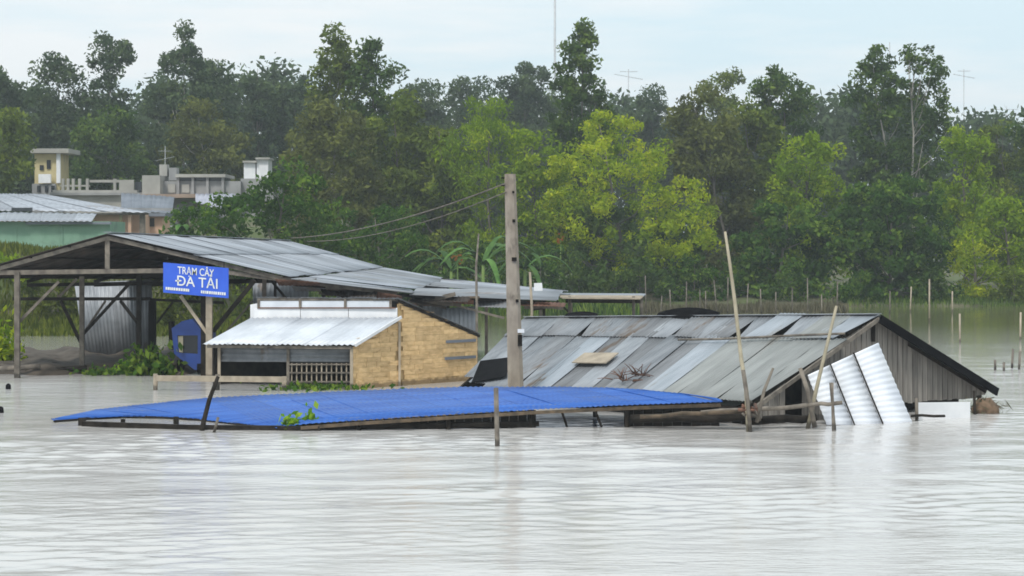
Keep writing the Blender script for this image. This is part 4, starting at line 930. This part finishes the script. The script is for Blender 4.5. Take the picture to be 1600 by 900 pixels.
T('olive tree at the left edge beside the yellow house', 160, [(175, -30, 40), (230, -60, 50), (320, -60, 45)], 'olive', clump=1.4, base_z=5.0)
# centre spires
T('left and taller of the twin spire trees above the shed roof', 165, [(43, 508, 524), (60, 500, 540), (85, 494, 548), (110, 486, 552), (140, 480, 560), (260, 470, 570), (430, 470, 570)], 'olive', clump=1.0, gap=.95, bark=BARK_P)
T('right spire tree of the pair, dark and conical', 164, [(65, 570, 584), (80, 560, 605), (105, 550, 625), (135, 540, 636), (200, 535, 645), (430, 540, 650)], 'dark', clump=1.1, gap=1.1)
T('olive brown tree with drooping twigs below the twin spires', 152, [(165, 480, 560), (220, 450, 590), (330, 440, 600), (440, 450, 600)], 'brown', clump=1.1, dens=65, size=.45, droop=.4)
T('olive green tree right of the twin spires', 156, [(150, 590, 640), (200, 560, 680), (300, 550, 690), (440, 560, 690)], 'olive', clump=1.2, dens=60)
T('pale grey green distant tree in the skyline dip', 215, [(128, 640, 660), (140, 622, 690), (200, 610, 700), (330, 610, 700)], 'blue', clump=1.6)
T('distant hazy tree left of the far rounded crown', 225, [(122, 715, 760), (135, 695, 785), (200, 690, 800), (350, 690, 800)], 'blue', clump=1.6)
T('distant hazy rounded crown behind the concrete pole', 225, [(96, 800, 835), (112, 780, 860), (160, 775, 870), (330, 780, 870)], 'blue', clump=1.5)
T('dark spire tree beside the tall thin mast', 165, [(40, 898, 918), (60, 886, 932), (90, 868, 945), (120, 862, 948), (170, 858, 960), (240, 855, 966), (420, 860, 960)], 'dark', clump=1.0, gap=.95, dens=60)
T('drooping lime green tree left of the brightest tree', 151, [(158, 735, 790), (200, 690, 835), (280, 670, 850), (370, 680, 850), (440, 690, 840)], 'lime', clump=1.1, gap=.8, dens=48, size=.42, droop=.7, asp=.3, trunk_px=765)
T('dark olive tree between twin spires and lime tree', 154, [(190, 650, 720), (260, 630, 740), (350, 630, 750), (450, 640, 750)], 'olive', clump=1.2)
# brightest tree
T('brightest yellow green tree with arching boughs, centre of the picture', 147, [(178, 915, 960), (195, 880, 1005), (230, 862, 1060), (270, 850, 1070), (300, 845, 1110), (330, 845, 1135), (370, 850, 1130), (400, 880, 1115), (425, 900, 1060)], 'yellow', name='willow_tree', clump=1.0, gap=.85, dens=62, size=.38, droop=.35, asp=.4, trunk_px=975, limbs=24)
T('dark low bush tree under the brightest tree', 149, [(330, 860, 1060), (390, 840, 1110), (455, 840, 1120)], 'dark', clump=1.1, dens=60)
T('lime green middle tree behind the concrete pole', 150, [(215, 800, 860), (270, 780, 885), (360, 780, 890), (430, 790, 890)], 'lime', clump=1.1, gap=.9, dens=50, size=.42)
# right of centre
T('small hazy tree behind the television aerial', 230, [(140, 1015, 1035), (155, 985, 1050), (200, 970, 1075), (330, 970, 1080)], 'blue', clump=1.5)
T('distant pale round crown above the brown tree', 225, [(110, 1112, 1150), (128, 1095, 1162), (152, 1096, 1160), (185, 1100, 1155), (300, 1090, 1160)], 'olive', clump=1.3)
T('brown green tree right of the brightest tree', 158, [(145, 1060, 1105), (170, 1045, 1140), (250, 1045, 1180), (350, 1070, 1200), (450, 1080, 1200)], 'brown', clump=1.2, dens=60, droop=.3)
T('olive tree with yellow tips between the brown tree and the round crown', 161, [(165, 1140, 1190), (200, 1120, 1215), (300, 1120, 1235), (450, 1130, 1240)], 'olive', clump=1.2, dens=60)
T('tall dark rounded tree left of the airy twin crowned tree', 170, [(107, 1205, 1232), (125, 1182, 1258), (160, 1178, 1274), (200, 1180, 1285), (330, 1190, 1290)], 'dark', clump=1.2)
T('lime green bushy tree below the dark rounded tree', 150, [(210, 1230, 1280), (235, 1205, 1310), (290, 1200, 1330), (360, 1210, 1330), (450, 1220, 1320)], 'lime', clump=1.0, gap=.8, dens=52, size=.42)
# airy tree
T('airy dark tree with an open ragged twin crown on the right', 165, [(74, 1356, 1375), (95, 1346, 1398), (125, 1330, 1428), (160, 1318, 1455), (195, 1320, 1470), (225, 1330, 1450), (300, 1335, 1460), (430, 1345, 1450)], 'dark', clump=.95, gap=.85, dens=52, bark=BARK_P, trunk_px=1400)
T('thin open tree leaning out right of the airy dark tree', 164, [(70, 1418, 1446), (85, 1405, 1472), (115, 1425, 1486), (140, 1452, 1486), (170, 1455, 1492), (210, 1440, 1490), (300, 1430, 1490)], 'dark', clump=.75, gap=.75, dens=40, size=.42, bark=BARK_P, trunk_px=1425)
T('lime green feathery tree right of the airy tree', 152, [(190, 1492, 1520), (225, 1470, 1540), (300, 1460, 1560), (400, 1460, 1560)], 'lime', clump=1.0, gap=.85, dens=52, size=.42, droop=.3)
T('dark tree on the skyline near the right edge', 172, [(195, 1535, 1580), (225, 1520, 1630), (300, 1520, 1660), (430, 1530, 1660)], 'olive', clump=1.3)
T('tall olive tree cut by the right edge of the picture', 168, [(178, 1598, 1640), (220, 1580, 1680), (330, 1580, 1680)], 'dark', clump=1.3)
T('dense dark green broadleaf tree at the water edge behind the sunken gable', 143, [(285, 1350, 1440), (310, 1310, 1480), (370, 1290, 1490), (430, 1290, 1490), (462, 1300, 1480)], 'green', clump=.95, dens=75, size=.42, asp=.6)
T('dark green broadleaf bush left of the dense broadleaf tree', 144, [(325, 1180, 1280), (370, 1140, 1310), (430, 1120, 1320), (464, 1125, 1310)], 'green', clump=1.0, dens=70, size=.42, asp=.6)
T('yellow bamboo like bush at the water edge near the right border', 142, [(365, 1490, 1550), (400, 1480, 1570), (440, 1485, 1565), (468, 1490, 1560)], 'yellow', clump=.8, dens=70, size=.4, droop=.4, asp=.25)
T('lime green bush above the yellow bush at the right border', 145, [(315, 1540, 1590), (345, 1510, 1640), (420, 1500, 1650), (466, 1510, 1650)], 'lime', clump=1.0, dens=60, size=.42)
# nearer, behind the shed roof
T('dark bushy tree with sunlit top rising behind the left shed roof', 120, [(262, 425, 480), (285, 395, 510), (310, 340, 530), (350, 310, 540), (400, 290, 545), (440, 300, 540)], 'green', clump=.95, dens=75, size=.36, asp=.55, limbs=18)
T('small leafy tree directly behind the shed ridge', 112, [(325, 275, 310), (350, 255, 340), (390, 245, 350), (420, 250, 350)], 'green', clump=.8, dens=70, size=.34, asp=.55)
T('dark green thicket tree behind the shed extension roof', 128, [(330, 530, 640), (365, 500, 680), (420, 500, 690), (455, 510, 690)], 'green', clump=.9, dens=65, size=.36, limbs=12)

# bushes along the far shore
SB = [(700, 395, 60, 136, 'dark', 'dark shrub under the wires left of the concrete pole'), (775, 380, 55, 137, 'green', 'green shrub just left of the concrete pole'), (845, 385, 45, 138, 'green', 'green shrub just right of the concrete pole'),
      (905, 395, 55, 141, 'dark', 'dark shrub under the left of the brightest tree'), (1000, 410, 60, 141, 'dark', 'dark shrub under the trunk of the brightest tree'), (1085, 405, 50, 142, 'green', 'shrub under the right of the brightest tree'),
      (1345, 425, 45, 139, 'green', 'low shrub right of the teal bush on the shore'), (1455, 425, 45, 139.5, 'dark', 'dark shrub left of the yellow bush'), (1585, 425, 50, 140, 'olive', 'olive shrub at the right border on the shore'), (1230, 430, 55, 139.5, 'dark', 'dark shrub at the middle of the shore behind the brown reeds'),
      (640, 405, 60, 130, 'green', 'green shrub beyond the shed extension roof'), (30, 400, 60, 108, 'lime', 'yellow green shrub below the green house'), (90, 425, 70, 104, 'grass', 'pale grassy shrub seen through the shed frame'), (285, 430, 60, 102, 'grass', 'pale grassy shrub seen behind the sign'), (390, 440, 50, 106, 'olive', 'olive shrub seen behind the sloping shed brace')]
for px, yt, hw, D, kd, lb in SB:
    gy = YH + (H - float(ground_z((px - 800) / F * D, D))) / D * F
    tree('shrub', lb, 'shrub', D, [(yt, px - hw * .4, px + hw * .4), (yt + 18, px - hw * .8, px + hw * .8), (max(gy - 3, yt + 40), px - hw, px + hw)], kd, clump=.7, dens=75, size=.34, trunk_r=.06, limbs=6)

def banana(px, yt, D, label):
    x = (px - 800) / F * D; gz = max(float(ground_z(x, D)), -.1); zt = H - (yt - YH) / F * D; root = thing('banana_plant', label, 'plant', (x, D, gz)); base = V(x, D, gz)
    crown = V(x, D, lerp(gz, zt, .55)); m = MB().tube([base, crown], [.14, .09], 8); m.build('stem', MATS['stem_green'], root, smooth=True)
    for i in range(9):
        a = rng.uniform(0, 2 * math.pi); r = (zt - gz) * rng.uniform(.35, .6); up = rng.uniform(.35, .9); vs, fs = [], []; K = 7
        for j in range(K):
            t = j / (K - 1); p = crown + V(math.cos(a) * r * t, math.sin(a) * r * t, (zt - crown[2]) * (up * 2.2 * t - 1.7 * t * t * (1.2 - up * .4))); w = .26 * math.sin(math.pi * min(1, .12 + t * .88)) ** .7
            sv = V(-math.sin(a), math.cos(a), 0); vs += [p - sv * w * .8 - V(0, 0, .08), p, p + sv * w * .8 - V(0, 0, .08)]
        for j in range(K - 1): fs += [(j*3, j*3+1, j*3+4, j*3+3), (j*3+1, j*3+2, j*3+5, j*3+4)]
        MB().add(vs, fs).build('leaf', BANANA, root, smooth=True, recalc=False)
BANANA = mat('banana_leaf', (.035, .09, .018), (.09, .18, .035), 2.0, .7, vary=.3, spec=.2)
banana(755, 345, 122, 'banana plant just left of the concrete pole'); banana(705, 365, 125, 'banana plant further left under the wires'); banana(820, 360, 124, 'banana plant just right of the concrete pole'); banana(285, 330, 112, 'banana plant poking up behind the shed ridge')
for px, py, D, lb in ((715, 405, 121, 'orange flowers beside the banana plants left of the concrete pole'), (876, 375, 144, 'orange flowers below the brightest tree')):
    c = P(px, py, D); root = thing('orange_flowers', lb, 'flowers', V(c[0], c[1], float(ground_z(c[0], c[1]))))
    m = MB()
    for i in range(14):
        p = c + rng.normal(0, .22, 3) * V(1, .6, .8); m.tube([p, p + V(0, 0, .1)], [.04, .10], 5)
    tag(m.build('blossoms', ORANGE, root, recalc=False), kind='stuff'); pole('stem', MATS['stem_green'], root, [V(c[0], c[1], float(ground_z(c[0], c[1])) - .1), c], .04, 5)

# ------------------------------------------------------------------ reeds, grass and the far wood (uncountable masses)
def strands(name, n, fx, D0, D1, hmin, hmax, kind, label, asp=.07, width_px=None):
    px = rng.uniform(fx[0], fx[1], n); D = rng.uniform(D0, D1, n); x = (px - 800) / F * D; gz = np.maximum(ground_z(x, D), -.15)
    h = rng.uniform(hmin, hmax, n) * (.75 + .25 * np.sin(x * 1.7)); C = np.stack([x, D, gz + h / 2], 1); d = rng.normal(0, .22, (n, 3)); d[:, 2] = 1
    o = leaf_mesh(name, C, float((hmin + hmax) / 2), LEAF[kind], None, rng.uniform(0, 1, n), 0, asp, upd=d); tag(o, label, 'grass', kind='stuff')
strands('dry_reeds', 3600, (985, 1325), 124, 131, .45, .95, 'reed', 'band of dry brown reeds along the far water edge behind the sunken roof', .10)
strands('shore_reeds', 3500, (1325, 1700), 136.5, 142, .2, .6, 'dark', 'low green reeds along the far shore on the right', .12)
strands('bank_grass', 16000, (-120, 460), 95, 120, .25, .7, 'grass', 'yellow green grass covering the left bank behind the shed', .22)
strands('thicket_grass', 5200, (470, 1000), 120, 142, .5, 1.2, 'dark', 'dark green undergrowth along the far shore behind the roofs', .16)
def far_wood():
    C = []; tint = []
    for i in range(95):
        px = -260 + i * 22.5 + rng.normal(0, 10); D = rng.uniform(232, 262); x = (px - 800) / F * D
        top = (150 if px < 500 else 185) + 18 * math.sin(px * .013) + rng.normal(0, 14)
        zt = H - (top - YH) / F * D; k = 16; t = rng.uniform(0, 1)
        for j in range(k):
            z = lerp(2.5, zt, j / (k - 1)); r = 2.6 * math.sqrt(max(.12, 1 - (j / (k - 1)) ** 2.2)); c = V(x + rng.normal(0, r * .5), D + rng.normal(0, r * .4), z)
            n = 130; q = rng.normal(0, .75, (n, 3)) * V(1.5, 1.2, 1); C.append(c + q); tint.append(.15 + .4 * t + rng.normal(0, .12, n))
    C = np.concatenate(C); o = leaf_mesh('far_wood', C, .8, LEAF['blue'], None, np.concatenate(tint), 0, .5)
    tag(o, 'distant continuous wood closing the view behind the trees', 'woodland', kind='stuff')
far_wood()

# ------------------------------------------------------------------ stakes standing in the far water
gs = 'thin stakes in the far water'
for px, y0, D, lb in ((1452, 436, 112, 'tall pale stake in the far water behind the right slope of the gable'), (1500, 490, 90, 'pale stake in the water right of the tall far stake'), (1594, 488, 92, 'pale stake at the right border before the far shore'),
                      (1580, 545, 72, 'short dark stake near the right border, left of its twin'), (1591, 548, 71.5, 'short dark stake at the right border, right of its twin'), (1555, 562, 71, 'tiny stub of a stake right of the sunken eave'), (1568, 566, 70.5, 'second tiny stub of a stake right of the sunken eave'),
                      (1390, 455, 125, 'thin stake in the shore shallows above the gable peak'), (1422, 448, 127, 'thin stake left of the tall pale far stake'), (1488, 455, 126, 'thin stake right of the tall pale far stake'), (1308, 440, 124, 'thin stake above the top of the leaning bamboo pole')):
    stake([W(px, D, -.5), P(px + rng.normal(0, 2), y0, D)], .045 if D < 100 else .045, WOOD_L if 'pale' in lb else WOOD, lb, group=gs)
ORD = 'first second third fourth fifth sixth seventh eighth ninth tenth eleventh twelfth thirteenth last'.split()
fence_px = [1010, 1032, 1049, 1072, 1094, 1103, 1121, 1137, 1166, 1190, 1212, 1238, 1262, 1284]
for i, px in enumerate(fence_px):
    D = 123.2 + rng.uniform(0, 1); stake([W(px, D, -.4), P(px + rng.normal(0, 3), rng.uniform(428, 466), D)], .035, WOOD, ORD[i] + ' stake from the left in the broken row along the dry brown reeds', group='stakes along the dry reeds')
c = P(1305, 452, 138); hy = tree('shrub', 'bluish teal bush at the right end of the dry reeds', 'shrub', 138, [(440, 1290, 1312), (452, 1282, 1322), (468, 1280, 1325)], 'green', clump=.6, dens=90, size=.3, trunk_r=.05, limbs=5)
